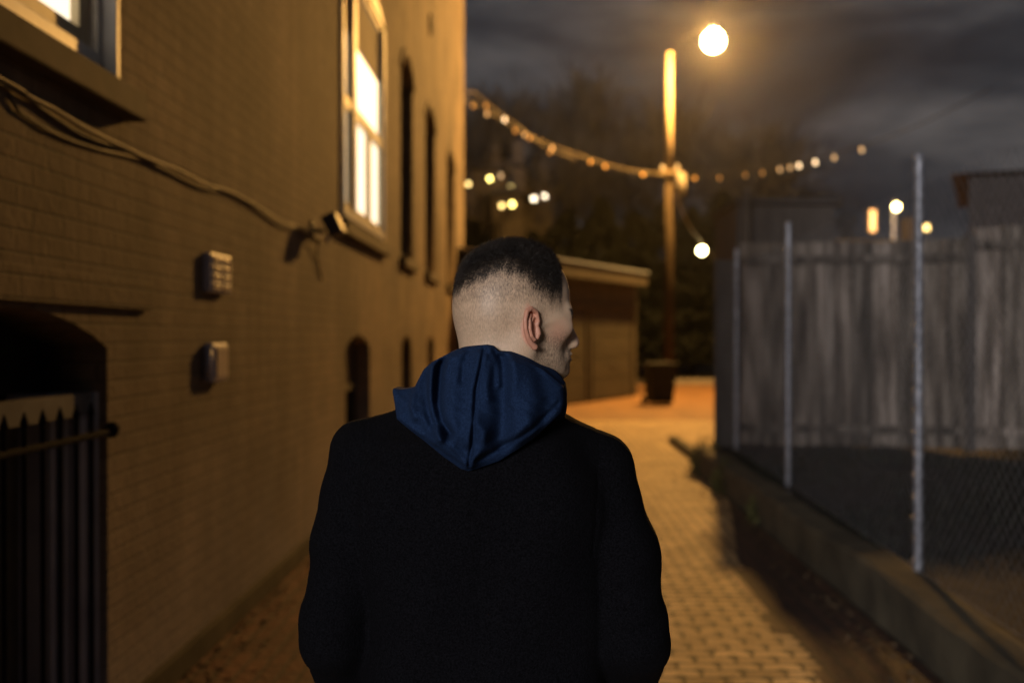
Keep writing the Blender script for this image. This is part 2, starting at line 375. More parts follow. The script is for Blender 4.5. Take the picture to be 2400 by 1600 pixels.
for k, (a, b, lit) in enumerate(uppers): upper_window(a, b, lit, rec=(.05, -.03, .12, .12, .12)[k], mid=9.17 if k == 1 else None, qq=.09 if k == 0 else .05)
for a, b, lit in uppers[:2]: upper_window(a, b, False, 6.4, 8.6)
for a, b in lowers:
    w = MB(); xf = WX - .13
    w.box(xf - .08, xf, a + .002, a + .06, .45, 1.50); w.box(xf - .08, xf, b - .06, b - .002, .45, 1.50); w.box(xf - .08, xf, a + .06, b - .06, 1.08, 1.15)
    w.box(xf - .08, xf, a + .06, b - .06, .451, .51)
    win = loc(w.build('basement_window', M['frame_dark'], bld))
    for nm, mt, bx in (('pane', M['dark_glass'], (xf - .06, xf - .05, a + .06, b - .06, .51, 1.08)), ('infill_panel', M['board'], (xf - .07, xf - .03, a + .06, b - .06, 1.15, 1.62)),
                       ('sill', M['stone'], (WX - .28, WX + .05, a - .06, b + .06, .37, .449))):
        o = one(nm, mt, win, bx)
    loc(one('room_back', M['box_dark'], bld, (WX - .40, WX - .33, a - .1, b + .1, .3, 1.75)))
# arched basement doorway near the camera
a, b = DOOR
dr = loc(one('door', M['frame_dark'], bld, (WX - .30, WX - .25, a + .02, b - .20, .03, 1.30)))
def sdr(o): o.parent = dr; return o
h = MB(); h.lathe([(.012, 0), (.02, .01), (.012, .03)], 10, (0, 0, 0)); hh = h.build('door_knob', M['galv'], dr, smooth=True); sdr(hh); hh.location = (WX - .235, 3.2, 1.06)
h = MB(); h.lathe([(.008, 0), (.013, .006), (.008, .02)], 10, (0, 0, 0)); hh = h.build('key_plate', M['galv'], dr, smooth=True); sdr(hh); hh.location = (WX - .235, 3.19, .62)
fr = MB()
for (u0, u1, dx) in ((.005, .035, .0), (.05, .10, -.03), (.115, .14, -.07), (.155, .195, -.10)):
    fr.box(WX - .30 if u0 > .1 else WX - .2, WX - .03 + dx, b - u1, b - u0, .03, 1.385)
sdr(fr.build('door_frame', M['greypaint'], dr, bevel=.004))
m = MB(); m.prism(arch_poly(a + .01, b - .01, 1.39, 1.555, .135), WX - .30, WX - .26)
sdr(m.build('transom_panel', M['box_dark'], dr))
sdr(one('frame_head', M['head_paint'], dr, (WX - .10, WX - .05, a + .02, b - .03, 1.30, 1.385)))
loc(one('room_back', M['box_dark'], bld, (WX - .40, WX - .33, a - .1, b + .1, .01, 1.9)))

# anchor plate high on the wall
ap = MB(); ap.box(-.002, .03, -.13, .13, -.13, .13, Matrix.Rotation(PI / 4, 3, 'X'))
o = ap.build('anchor_plate', M['box_dark'], bevel=.01); o.location = (WX + .002, 15.85, 6.57)
tag(o, 'small dark square anchor plate high on the yellow lit brick wall', 'wall plate')

# ------------------------------------------------------------------ iron gate across the doorway
g = thing('iron_gate', 'low black iron picket gate closed across the arched basement doorway', 'gate', (WX + .04, 2.5, 0))
for k in range(10):
    y = 2.56 + k * .121 - 2.5
    m = MB(); m.tube([(0, y, .06), (0, y, 1.31)], .009, 8); m.lathe([(.009, 1.31), (.014, 1.318), (.010, 1.335), (.002, 1.36)], 8, (0, y, 0))
    m.build('picket', M['iron'], g)
m = MB(); m.tube([(0, -.1, 1.235), (0, 1.33, 1.235)], .014, 8); m.lathe([(.014, -.02), (.026, 0), (.03, .02), (.014, .04)], 10, (0, 1.33, 1.23)); m.build('rail', M['iron'], g)
m = MB(); m.tube([(0, -.1, .16), (0, 1.30, .16)], .013, 8); m.build('rail', M['iron'], g)

# ------------------------------------------------------------------ things fixed to the wall
t = thing('wall_box', 'pale grey wall box with two columns of small slots, above the rounded keypad box', 'wall box', (WX, 5.0, 1.83))
one('housing', M['box_metal'], t, (.001, .042, 0, .34, 0, .20), bevel=.006)
for c in range(2):
    for r in range(4):
        one('slot_cover', M['box_tan'], t, (.043, .050, .035 + c * .155, .165 + c * .155, .012 + r * .046, .046 + r * .046), bevel=.003)
t = thing('wall_box', 'small rounded grey keypad box on the brick wall, below the slotted box', 'wall box', (WX, 4.98, 1.37))
one('housing', M['box_metal'], t, (.001, .052, .02, .27, 0, .20), bevel=.012)
one('cover', M['box_tan'], t, (.053, .062, .06, .25, .02, .18), bevel=.004)
m = MB(); m.tube([(.035, .012, .03), (.035, .012, .17)], .017, 10); m.build('side_tube', M['box_metal'], t, smooth=True)
# floodlight
t = thing('floodlight', 'dark boxy unlit floodlight on a bracket below the tall lit window', 'floodlight', (WX, 7.45, 2.42))
m = MB(); R1 = Matrix.Rotation(math.radians(-25), 3, 'Y')
m.box(-.055, .055, -.09, .09, -.085, .085, R1, (.17, 0, .02)); m.build('head', M['flood'], t, bevel=.015)
one('bracket', M['flood'], t, (.002, .10, -.03, .03, -.04, -.01), (.002, .02, -.05, .05, -.08, .05), bevel=.004)
m = MB(); m.lathe([(.012, 0), (.022, .012), (.02, .04), (.006, .055)], 10, (.13, -.05, -.115)); m.build('sensor', M['greypaint'], t, smooth=True)
# long cable along the wall
pts = [(0, 184), (60, 222), (130, 258), (200, 300), (290, 345), (352, 374), (420, 400), (480, 432), (540, 450), (600, 482), (660, 520), (705, 535), (757, 566)]
def wallpt(px, py, off=.02):
    # intersect the pixel ray with the plane x = WX+off
    d = ROT @ Vector(((px - 1200) / F_PX, -(py - 800) / F_PX, -1)); return CAM + d * ((WX + off) / d.x)
cp = [Vector((WX + .02, .5, 2.46)), Vector((WX + .02, 1.8, 2.43))] + [wallpt(*p) for p in pts]
def spline(pts, n=6):
    out = []
    for i in range(len(pts) - 1):
        p0, p1, p2, p3 = pts[max(i - 1, 0)], pts[i], pts[i + 1], pts[min(i + 2, len(pts) - 1)]
        for k in range(n):
            t = k / n
            out.append(.5 * ((2 * p1) + (p2 - p0) * t + (2 * p0 - 5 * p1 + 4 * p2 - p3) * t * t + (3 * p1 - p0 - 3 * p2 + p3) * t ** 3))
    return out + [pts[-1]]
m = MB(); m.tube(spline(cp), .0085, 8); o = m.build('cable', M['cable'], None, True)
tag(o, 'thick pale cable running along the brick wall under the big windows', 'cable')
cp2 = [p + Vector((-.006, 0, -.018 - .012 * math.sin(i * 1.7))) for i, p in enumerate(cp)]
m = MB(); m.tube(spline(cp2), .005, 6); o = m.build('cable', M['cable_dark'], None, True)
tag(o, 'thin dark cable drooping just below the thick pale cable on the brick wall', 'cable')
m = MB(); m.tube([wallpt(20, 225, .01), wallpt(45, 262, .01), wallpt(110, 305, .01), wallpt(165, 330, .01), wallpt(230, 350, .01), wallpt(335, 374, .012)], .006, 6)
tag(m.build('cable', M['cable_dark'], None, True), 'loose thin wire hanging in a loop on the brick wall below the first window sill', 'cable')
m = MB(); m.tube([Vector((WX + .06, 7.45, 2.34)), Vector((WX + .015, 7.55, 2.22)), Vector((WX + .012, 7.75, 2.05))], .007, 6)
tag(m.build('cable', M['cable_dark'], None, True), 'short dark lead dangling under the floodlight on the brick wall', 'cable')

# ------------------------------------------------------------------ right side: retaining wall, yard, fences
rw = thing('retaining_wall', 'low mossy concrete retaining wall along the right edge of the paving', 'wall', (1.9, -6, 0))
m = MB(); n = 90; prof = [(0, 0), (-.004, .14), (0, .275), (.02, .30), (.20, .305), (.24, .27), (.24, 0)]
for k in range(n + 1):
    y = 18.0 * k / n
    for (x, z) in prof:
        m.v.append(Vector((x + random.uniform(-.006, .006) + .012 * math.sin(y * 1.7), y, max(0, z + (random.uniform(-.006, .006) + .012 * math.sin(y * 2.3)) * (z > 0)))))
q = len(prof)
for k in range(n):
    for i in range(q - 1): m.f.append([k * q + i, k * q + i + 1, (k + 1) * q + i + 1, (k + 1) * q + i])
m.f.append(list(range(q))); m.f.append([n * q + i for i in range(q)])
m.build('wall_body', M['concrete'], rw)
tag(one('kerb', M['concrete'], None, (2.03, 2.15, 12.1, 15.2, 0, .10), bevel=.01), kind='structure')
# raised yard behind the wall
nx, ny = 40, 60; vs = []; fs = []
for j in range(ny + 1):
    for i in range(nx + 1):
        x = 2.12 + i / nx * 16; y = -6 + j / ny * 18.6
        vs.append((x, y, .27 + .03 * math.sin(x * 3.1 + y * 1.7) + .03 * math.sin(x * 1.1 - y * 2.3) + random.uniform(-.012, .012)))
for j in range(ny):
    for i in range(nx):
        q = j * (nx + 1) + i; fs.append((q, q + 1, q + nx + 2, q + nx + 1))
me = bpy.data.meshes.new('yard_ground'); me.from_pydata(vs, [], fs); tag(link('yard_ground', me, M['soil'], None, True), kind='structure')
# scrubby grass on the yard: nobody could count it
def blades(name, spots, hmin, hmax, mat, w=.006, lean=.35):
    v, f = [], []
    for (x, y, z) in spots:
        h = random.uniform(hmin, hmax); a = random.uniform(0, 2 * PI); l = random.uniform(0, lean) * h; b = a + random.uniform(-1, 1)
        dx, dy = math.cos(a) * w, math.sin(a) * w; n = len(v)
        lx, ly = math.cos(b + 1.57) * l, math.sin(b + 1.57) * l
        v += [(x - dx, y - dy, z), (x + dx, y + dy, z), (x + dx * .7 + lx * .4, y + dy * .7 + ly * .4, z + h * .6), (x - dx * .7 + lx * .4, y - dy * .7 + ly * .4, z + h * .6), (x + lx, y + ly, z + h)]
        f += [(n, n + 1, n + 2, n + 3), (n + 3, n + 2, n + 4)]
    me = bpy.data.meshes.new(name); me.from_pydata(v, [], f); return link(name, me, mat)
sp = []
for _ in range(16000):
    x = 2.15 + 5.5 * random.random() ** 1.2; y = random.uniform(2.2, 11.9)
    if math.sin(x * 2.7 + 1) * math.cos(y * 1.9) > -.35: sp.append((x, y, .25))
tag(blades('grass', sp, .04, .14, M['grass']), 'scrubby dark grass in the raised yard behind the retaining wall', 'grass', kind='stuff')
lv, lf = [], []
for _ in range(1500):
    sd_ = random.random()
    if sd_ < .45: x = WX + .05 + abs(random.gauss(0, .10)); y = random.uniform(3.5, 20)
    elif sd_ < .8: x = 1.86 - abs(random.gauss(0, .12)); y = random.uniform(3.5, 12)
    else: x = random.uniform(-1.5, 1.8); y = random.uniform(3, 20)
    q_ = Euler((random.uniform(-.5, .5), random.uniform(-.5, .5), random.uniform(0, 6))).to_matrix(); a_ = random.uniform(.01, .028); n_ = len(lv)
    for p_ in ((-a_, 0, 0), (0, -a_ * .5, 0), (a_, 0, 0), (0, a_ * .5, .004)): lv.append(tuple(Vector((x, y, .022)) + q_ @ Vector(p_)))
    lf.append((n_, n_ + 1, n_ + 2, n_ + 3))
me = bpy.data.meshes.new('leaf_litter'); me.from_pydata(lv, [], lf); tag(link('leaf_litter', me, M['litter']), 'dry dead leaves scattered on the paving along both walls', 'leaves', kind='stuff')
# weeds spilling over the end of the retaining wall (separate clumps)
def weed_clump(x, y, z, r, h, label, seed):
    random.seed(seed); v, f = [], []
    for _ in range(420):
        a = random.uniform(0, 2 * PI); rr = r * math.sqrt(random.random()); zz = h * random.random() * (1 - .6 * rr / r)
        s = random.uniform(.015, .035); c = Vector((rr * math.cos(a), rr * math.sin(a) * 1.4, zz))
        q = Euler((random.uniform(-1.2, 1.2), random.uniform(-1.2, 1.2), a)).to_matrix(); n = len(v)
        for p in ((-s, 0, 0), (0, -s * .5, 0), (s, 0, 0), (0, s * .5, 0)): v.append(tuple(c + q @ Vector(p)))
        f.append((n, n + 1, n + 2, n + 3))
    me = bpy.data.meshes.new('weed'); me.from_pydata(v, [], f); o = link('weed', me, M['weed']); o.location = (x, y, z)
    tag(o, label, 'weed', 'weeds along the retaining wall')
weed_clump(1.98, 11.6, .0, .20, .62, 'leafy weed clump at the far end of the retaining wall', 1)
weed_clump(1.93, 10.2, .0, .14, .42, 'shaggy weed tuft growing against the retaining wall, second from its far end', 2)
weed_clump(1.92, 8.6, .0, .10, .34, 'small weed tuft at the foot of the retaining wall where the paving turns red', 3)
random.seed(11)

# chain link fence on the retaining wall
cl = thing('chain_link_fence', 'chain link fence with bare galvanised posts standing on the retaining wall', 'fence', (0, 0, 0))
posts = [(2.04, 2.4), (2.11, 5.54), (2.22, 8.80), (2.30, 11.45)]
for k, (x, y) in enumerate(posts):
    m = MB(); top = 2.57
    m.tube([(x, y, .2), (x, y, top)], .0245, 14, cap=True); m.lathe([(.026, 0), (.030, .01), (.026, .03), (.008, .045)], 14, (x, y, top))
    p = m.build('post', M['galv'], cl, smooth=False)
    for q in range(18):
        z = .36 + q * .118; m = MB(); m.lathe([(.0255, 0), (.031, .003), (.031, .012), (.0255, .015)], 12, (x, y, z)); m.build('tie_wire', M['galv'], p)
m = MB()
for (xa, ya), (xb, yb) in zip(posts[:-1], posts[1:]):
    A, B = Vector((xa - .035, ya, 0)), Vector((xb - .035, yb, 0)); Ln = (B - A).length; H0, H1 = .34, 2.42; H = H1 - H0; st = .078
    k = -int(H / st) - 1
    while k * st < Ln:
        s0, s1 = k * st, k * st + H
        for flip in (0, 1):
            u0, u1, z0, z1 = s0, s1, H0, H1
            if u0 < 0: z0 = H0 - u0; u0 = 0
            if u1 > Ln: z1 = H1 - (u1 - Ln); u1 = Ln
            if u1 - u0 > .02:
                zz0, zz1 = (z0, z1) if not flip else (H1 + H0 - z0, H1 + H0 - z1)
                m.tube([A.lerp(B, u0 / Ln) + Vector((0, 0, zz0)), A.lerp(B, u1 / Ln) + Vector((0, 0, zz1))], .0011, 3, cap=False)
        k += 1
    for z in (H0,): m.tube([A + Vector((0, 0, z)), B + Vector((0, 0, z))], .002, 4, cap=False)
m.build('wire_mesh', M['galv'], cl)

# wooden board fence across the back of the yard
def board_fence(x0, y0, x1, y1, zb, zt, n, label, lastgap=0):
    ang = math.atan2(y1 - y0, x1 - x0); Ln = math.hypot(x1 - x0, y1 - y0)
    t = thing('board_fence', label, 'fence', (x0, y0, zb), ang, 'weathered board fence sections')
    w = Ln / n
    for k in range(n):
        dz = random.uniform(-.006, .004); g = .006
        m = MB(); off = random.uniform(0, .003) + (0 if k % 2 else .04)
        m.box(-w / 2 + (g if k % 2 else -.012), w / 2 - (g if k % 2 else -.012), -.011, .011, 0, zt - zb + dz)
        o = m.build('board', M['wood'], t); o.location = ((k + .5) * w, off, random.uniform(0, .02)); o.rotation_euler = (0, random.uniform(-.004, .004), 0)
    for z in (.22, zt - zb - .20):
        m = MB(); m.box(0, Ln, -.065, -.019, z - .045, z + .045); o = m.build('rail', M['wood'], t)
    return t
ZB, ZTP = .30, 2.76
board_fence(2.47, 12.05, 4.98, 11.62, ZB, ZTP - .04, 10, 'weathered grey board fence section on the left, behind the bare metal posts')
board_fence(5.08, 11.60, 8.2, 11.05, ZB, ZTP + .10, 12, 'taller weathered grey board fence section at the right edge')
m = MB(); m.box(-.055, .055, -.06, .06, 0, 2.5); o = m.build('fence_post', M['shed']); o.location = (5.03, 11.66, .28)
tag(o, 'dark square timber post between the two board fence sections', 'post')
# dark slatted corner trellis at the alley end
t = thing('trellis', 'narrow dark slatted trellis panel at the alley end of the board fence', 'trellis', (2.17, 12.12, .05))
one('frame', M['shed'], t, (0, .035, -.03, .03, 0, 2.5), (.26, .295, -.03, .03, 0, 2.85), bevel=.004)
m = MB()
for k in range(18): m.box(.035, .26, -.008, .008, .06 + k * .135, .19 + k * .135)
m.build('slats', M['shed'], t)
# tall screen behind the fence (dark shed) and pale post beside it
sh = thing('garden_shed', 'dark timber shed with flat roof just behind the board fence', 'shed', (2.60, 12.9, .1))
one('wall', M['shed'], sh, (0, 1.25, 0, 1.6, 0, 3.2)); one('roof', M['roofdark'], sh, (-.03, 1.30, -.08, 1.7, 3.203, 3.28))
one('door', M['housedark'], sh, (.2, .85, -.03, -.002, .1, 2.0))
m = MB(); m.box(-.035, .035, -.035, .035, 0, 3.15); m.box(-.045, .045, -.045, .045, 3.153, 3.19); o = m.build('timber_post', M['wood'], bevel=.005); o.location = (P(1749, 600, 12.4).x, 12.4, .25)
tag(o, 'slim pale timber post rising above the left end of the board fence', 'post')

# ------------------------------------------------------------------ garage, bin
gd = Vector((2.96 - .83, 27.6 - 23.5, 0)); ang = math.atan2(gd.y, gd.x); gl = gd.length
st = Vector((2.96, 27.6, 0)) - gd.normalized() * 7.2
ga = thing('garage', 'low brown garage with a pale metal roof at the end of the alley', 'garage', st, ang)
one('wall', M['garage_wall'], ga, (0, 6.75, 0, 5, 0, 3.0))
m = MB()
m.box(-.3, 6.75, -.32, -.28, 2.98, 3.31); m.build('fascia', M['fascia'], ga)
m = MB(); n0 = len(m.v)
m.prism([(-.36, 3.315), (-.36, 3.36), (2.5, 3.68), (5.4, 3.2), (5.4, 3.15), (2.5, 3.63)], -.35, 6.75); m.build('roof', M['roof_metal'], ga)
m = MB()
m.prism([(.02, 3.003), (4.98, 3.003), (4.98, 3.15), (2.5, 3.58), (.02, 3.3)], .02, 6.7); m.build('gable', M['garage_wall'], ga)
for k, (a, b) in enumerate(((.6, 3.3), (3.75, 6.3))):
    m = MB()
    for r in range(4): m.box(a, b, -.035, -.002, .05 + r * .53, .05 + r * .53 + .50)
    d = m.build('garage_door', M['garage_door'], ga, bevel=.01)
    one('door_handle', M['galv'], d, ((a + b) / 2 - .08, (a + b) / 2 + .08, -.07, -.036, .9, .93))
one('trim', M['fascia'], ga, (.45, .58, -.05, -.002, 0, 2.3), (3.45, 3.6, -.05, -.002, 0, 2.3), (6.35, 6.48, -.05, -.002, 0, 2.3), (.45, 6.48, -.05, -.002, 2.303, 2.4))
bn = thing('wheelie_bin', 'black wheeled rubbish bin standing beside the garage below the street lamp pole', 'bin', (2.93, 23.6, 0), .2)
m = MB(); v0 = [(-.25, -.27, .05), (.25, -.27, .05), (.25, .27, .05), (-.25, .27, .05), (-.32, -.36, .95), (.32, -.36, .95), (.32, .36, .95), (-.32, .36, .95)]
m.v = [Vector(p) for p in v0]; m.f = [[0, 3, 2, 1], [4, 5, 6, 7], [0, 1, 5, 4], [1, 2, 6, 5], [2, 3, 7, 6], [3, 0, 4, 7]]
m.build('body', M['bin'], bn, bevel=.03)
one('lid', M['bin'], bn, (-.34, .34, -.38, .40, .955, 1.0), bevel=.02); 
for s in (-1, 1):
    m = MB(); m.tube([(s * .25, .33, .1), (s * .31, .33, .1)], .1, 14); m.build('wheel', M['bin'], bn)
m = MB(); m.tube([(-.28, .43, .93), (.28, .43, .93)], .015, 8); m.build('handle', M['bin'], bn)

# ------------------------------------------------------------------ street lamp on a timber pole
PX, PY = 3.74, 28.0
LP = P(1672, 97, 26.5)
sl = thing('street_lamp', 'tall timber pole with a glowing amber street lamp on its side arm', 'street lamp', (PX, PY, 0))
pl = bpy.data.lights.new('street_lamp_light', 'POINT'); pl.energy = 10500; pl.color = (1, .49, .11); pl.shadow_soft_size = .25   # the light of the lamp bowl itself
po = bpy.data.objects.new('lamp_light', pl); C.objects.link(po); po.location = LP
m = MB(); m.tube([(0, 0, 5.9), (0, 0, 9.55)], [.115, .10], 14); m.build('pole', M['polewood'], sl, smooth=True)
m = MB(); m.tube([(0, 0, 0), (0, 0, 4), (0, 0, 5.898)], [.14, .128, .118], 14); m.build('shaded_lower_pole', M['pole_shade'], sl, smooth=True)  # lower length coloured darker to imitate shade on the pole
l = LP - Vector((PX, PY, 0))
m = MB(); m.tube([(0, -.1, 9.30), (l.x * .3, l.y * .3, l.z + .36), (l.x * .7, l.y * .7, l.z + .46), (l.x, l.y, l.z + .47)], .010, 8); m.build('arm', M['iron'], sl, smooth=True)
hd = MB(); hd.lathe([(.03, .50), (.06, .49), (.08, .40), (.13, .33), (.14, .285)], 20, l); hd = hd.build('lamp_head', M['lamp_metal'], sl, smooth=True)
ln = MB(); ln.lathe([(.29 * math.sin(PI * k / 12) + .004, -.29 * math.cos(PI * k / 12)) for k in range(13)], 24, l); ln.build('lamp_bowl', M['lamp_lens'], hd, smooth=True)
m = MB(); m.box(-.28, .28, -.19, -.10, 6.15, 6.24); m.build('crossarm', M['polewood'], sl)
for s in (-.2, .2):
    m = MB(); m.lathe([(.03, 0), (.05, .03), (.03, .06), (.05, .09), (.02, .14)], 10, (s, -.145, 6.242)); m.build('insulator', M['greypaint'], sl, smooth=True)
m = MB(); m.lathe([(.10, 0), (.15, .05), (.15, .55), (.12, .6), (.04, .63)], 14, (.30, -.16, 5.55)); m.build('transformer', M['pale_conc'], sl, smooth=True)
# ------------------------------------------------------------------ festoon strings
def festoon(pts, label, bulbs):
    t = thing('string_lights', label, 'string lights', tuple(pts[0]), 0, 'festoon strings across the alley')
    b0 = Vector(pts[0]); path = [Vector(p) - b0 for p in spline([Vector(p) for p in pts], 10)]
    m = MB(); m.tube(path, .010, 6); m.build('cord', M['cable' if pts[0].x < 0 else 'iron'], t, True)  # right-hand cord gets a dark colour, imitating its fade out of the lamplight
    L_ = [0]
    for i in range(1, len(path)): L_.append(L_[-1] + (path[i] - path[i - 1]).length)
    for u, mt in bulbs:
        s = u * L_[-1]; i = max(k for k in range(len(L_)) if L_[k] <= s + 1e-9); i = min(i, len(path) - 2)
        p = path[i].lerp(path[i + 1], (s - L_[i]) / max(1e-6, L_[i + 1] - L_[i]))
        m = MB(); m.lathe([(.012, 0), (.022, -.02), (.038, -.06), (.034, -.09), (.012, -.115)], 10, p - Vector((0, 0, .02))); bo = m.build('bulb', M[mt], t, smooth=True)
        m = MB(); m.lathe([(.022, 0), (.022, .06)], 8, p - Vector((0, 0, .03))); m.build('socket', M['flood'], bo)
A = Vector((WX + .02, 23.3, 7.10))
pA = [A, P(1115, 244, 23.8), P(1190, 290, 24.8), P(1270, 330, 25.6), P(1370, 368, 26.6), P(1460, 395, 27.3), P(1560, 410, 27.85)]
festoon(pA, 'string of bulbs sagging from the brick building corner to the lamp pole', [(u_, 'bulb_mid' if u_ in (.14, .47) else 'bulb_dim') for u_ in (.06, .14, .29, .36, .47, .66, .73, .9)])
pB = [A + Vector((0, 0, .1)), P(1108, 215, 23.6), P(1150, 250, 24.2), P(1200, 285, 24.9), P(1280, 345, 25.8), P(1350, 372, 26.4)]
festoon(pB, 'second shorter string of bulbs looping out from the brick building corner', [(.22, 'bulb_dim'), (.4, 'bulb_hi'), (.58, 'bulb_mid'), (.8, 'bulb_dim')])
pC = [P(1572, 408, 27.85), P(1660, 412, 26.5), P(1760, 402, 25.0), P(1850, 385, 23.8), P(1940, 365, 22.6), P(2045, 335, 21.4), P(2160, 290, 20.2), P(2330, 205, 18.8)]
festoon(pC, 'string of bulbs rising from the lamp pole to the right over the fence',
        [(.10, 'bulb_dim'), (.2, 'bulb_dim'), (.3, 'bulb_dim'), (.36, 'bulb_dim'), (.42, 'bulb_mid'), (.455, 'bulb_mid'), (.485, 'bulb_hi'), (.54, 'bulb_hi'), (.60, 'bulb_mid'), (.68, 'bulb_mid')])
pD = [P(1578, 440, 27.9), P(1610, 520, 30), P(1645, 570, 33), P(1700, 640, 36)]
m = MB(); m.tube(spline([Vector(p) for p in pD]), .02, 6); tag(m.build('cable', M['cable'], None, True), 'overhead wire dropping from the lamp pole down to the right behind the fence', 'cable')

# ------------------------------------------------------------------ far lamps and houses
def far_lamp(px, py, Y, mat, label, r=.11):
    p = P(px, py, Y); t = thing('far_street_lamp', label, 'street lamp', (p.x, p.y, 0), 0, 'distant lamps')
    m = MB(); m.tube([(0, .25, 0), (0, .25, p.z + .2)], [.09, .06], 8); m.build('pole', M['lamp_metal'], t)
    m = MB(); m.tube([(0, .25, p.z + .2), (0, .1, p.z + .25), (0, 0, p.z + .12)], .03, 6); m.build('arm', M['lamp_metal'], t)
    m = MB(); m.lathe([(.03, -r), (r * .8, -r * .6), (r, 0), (r * .8, r * .6), (.03, r)], 12, (0, 0, p.z)); m.build('lamp_globe', M[mat], t, smooth=True)
q = P(1645, 587, 33.0); t = thing('hanging_lamp', 'small bright lamp hanging on the overhead wire between the lamp pole and the fence', 'lamp', tuple(q))
m = MB(); m.lathe([(.03, -.14), (.11, -.09), (.14, 0), (.11, .09), (.03, .13)], 14); m.build('lamp_globe', M['whitelamp'], t, smooth=True)
m = MB(); m.lathe([(.04, .131), (.04, .2), (.015, .24)], 10); m.build('socket', M['flood'], t)
far_lamp(1946, 487, 36, 'warmlamp', 'distant yellow street lamp above the left part of the board fence')
far_lamp(2101, 485, 34, 'warmlamp', 'distant yellow street lamp just left of the tallest metal post', .12)
def house(name, label, x, y, w, d, h, rh, rz, wins, wmat='housedark', zb=0, cat='house'):
    t = thing(name, label, cat, (x, y, zb), rz)
    one('wall', M[wmat], t, (-w / 2, w / 2, 0, d, -2, h))
    m = MB(); n = len(m.v)
    m.v += [Vector(p) for p in ((-w / 2 - .3, -.3, h), (w / 2 + .3, -.3, h), (w / 2 + .3, d + .3, h), (-w / 2 - .3, d + .3, h), (-w / 2 + .2, d / 2, h + rh), (w / 2 - .2, d / 2, h + rh))]
    m.f += [[3, 2, 1, 0], [0, 1, 5, 4], [2, 3, 4, 5], [1, 2, 5], [3, 0, 4]]
    rf = m.build('roof', M['roofdark'], t)
    if rh > .2: one('chimney', M['roofdark'], rf, (w * .2, w * .2 + .5, d / 2 - .3, d / 2 + .3, h + rh * .5, h + rh + .7))
    for (wx, wz, ww, wh, mt) in wins:
        f = one('window', M['frame_dark'], t, (wx - ww / 2 - .06, wx + ww / 2 + .06, -.05, -.002, wz - wh / 2 - .06, wz + wh / 2 + .06))
        one('pane', M[mt], f, (wx - ww / 2, wx + ww / 2, -.06, -.051, wz - wh / 2, wz + wh / 2))
    return t
q = P(2380, 362, 18.5)
house('dark_house', 'tall dark house behind the board fence at the right edge of the photo', P(2262, 362, 19.5).x + 2.4, 18.6, 5.0, 5, 4.75, .1, -.42, [(-1.2, 3.6, .45, .75, 'board')], 'roofdark')
q2 = P(2110, 500, 30)
house('low_house', 'low dark house roof behind the fence with a tall narrow orange lit window', q2.x, 30, 6.0, 6, 4.25, .55, 0, [(P(2044, 520, 30).x - q2.x, P(2044, 518, 30).z, .16, .62, 'doorglow'), (P(2170, 534, 30).x - q2.x, P(2170, 534, 30).z, .14, .16, 'tinywarm')])
# hillside
vs, fs = [], []; nx, ny = 60, 16
for j in range(ny + 1):
    for i in range(nx + 1):
        x = -90 + i * 3.2; y = 55 + j * 7
        hgt = 15.5 * (1 - math.exp(-((y - 55) / 40))) * (1 / (1 + math.exp((x - 18) / 7))) + 1.2 * math.sin(x * .3) * min(1, j / 4) * .5
        vs.append((x, y, hgt - .1 if j else -.1))
for j in range(ny):
    for i in range(nx):
        q = j * (nx + 1) + i; fs.append((q, q + 1, q + nx + 2, q + nx + 1))
me = bpy.data.meshes.new('hill'); me.from_pydata(vs, [], fs); tag(link('hill', me, M['hill'], None, True), kind='structure')
def hz(x, y): return 15.5 * (1 - math.exp(-((y - 55) / 40))) * (1 / (1 + math.exp((x - 18) / 7)))
far = [  # groups of lit windows on hillside houses: (photo px, py, material, size)
    ('distant_house', 'leftmost distant dark house with two warm lit windows', 41, [(1097, 431, 'tinywarm', .15), (1148, 419, 'tinyyellow', .14)]),
    ('distant_house', 'distant dark house with one dim and one warm lit window, uppermost of the group', 41.6, [(1171, 412, 'tinydim', .16), (1199, 441, 'tinywarm', .19)]),
    ('distant_house', 'distant dark house with a row of four close lit windows', 42.2, [(1222, 461, 'tinywarm', .16), (1236, 466, 'tinywhite', .15), (1251, 466, 'tinywhite', .16), (1276, 460, 'tinywhite', .15)]),
    ('distant_house', 'distant dark house with two yellow lit windows, lowest of the group', 40.4, [(1176, 482, 'tinywarm', .15), (1200, 479, 'tinyyellow', .17)]),
]
for nm, lb, Y, wl in far:
    pts_ = [P(a, b, Y) for a, b, _, _ in wl]; cx = sum(p.x for p in pts_) / len(pts_); zmin = min(p.z for p in pts_); zmax = max(p.z for p in pts_)
    zb = 0
    t = house(nm, lb, cx, Y + .06, max(p.x for p in pts_) - min(p.x for p in pts_) + .8, 1.6, zmax - zb + .35, .5, 0, [(p.x - cx, p.z - zb, s, s, mt) for p, (_, _, mt, s) in zip(pts_, wl)], zb=zb)
    t['group'] = 'dark houses beyond the garage'

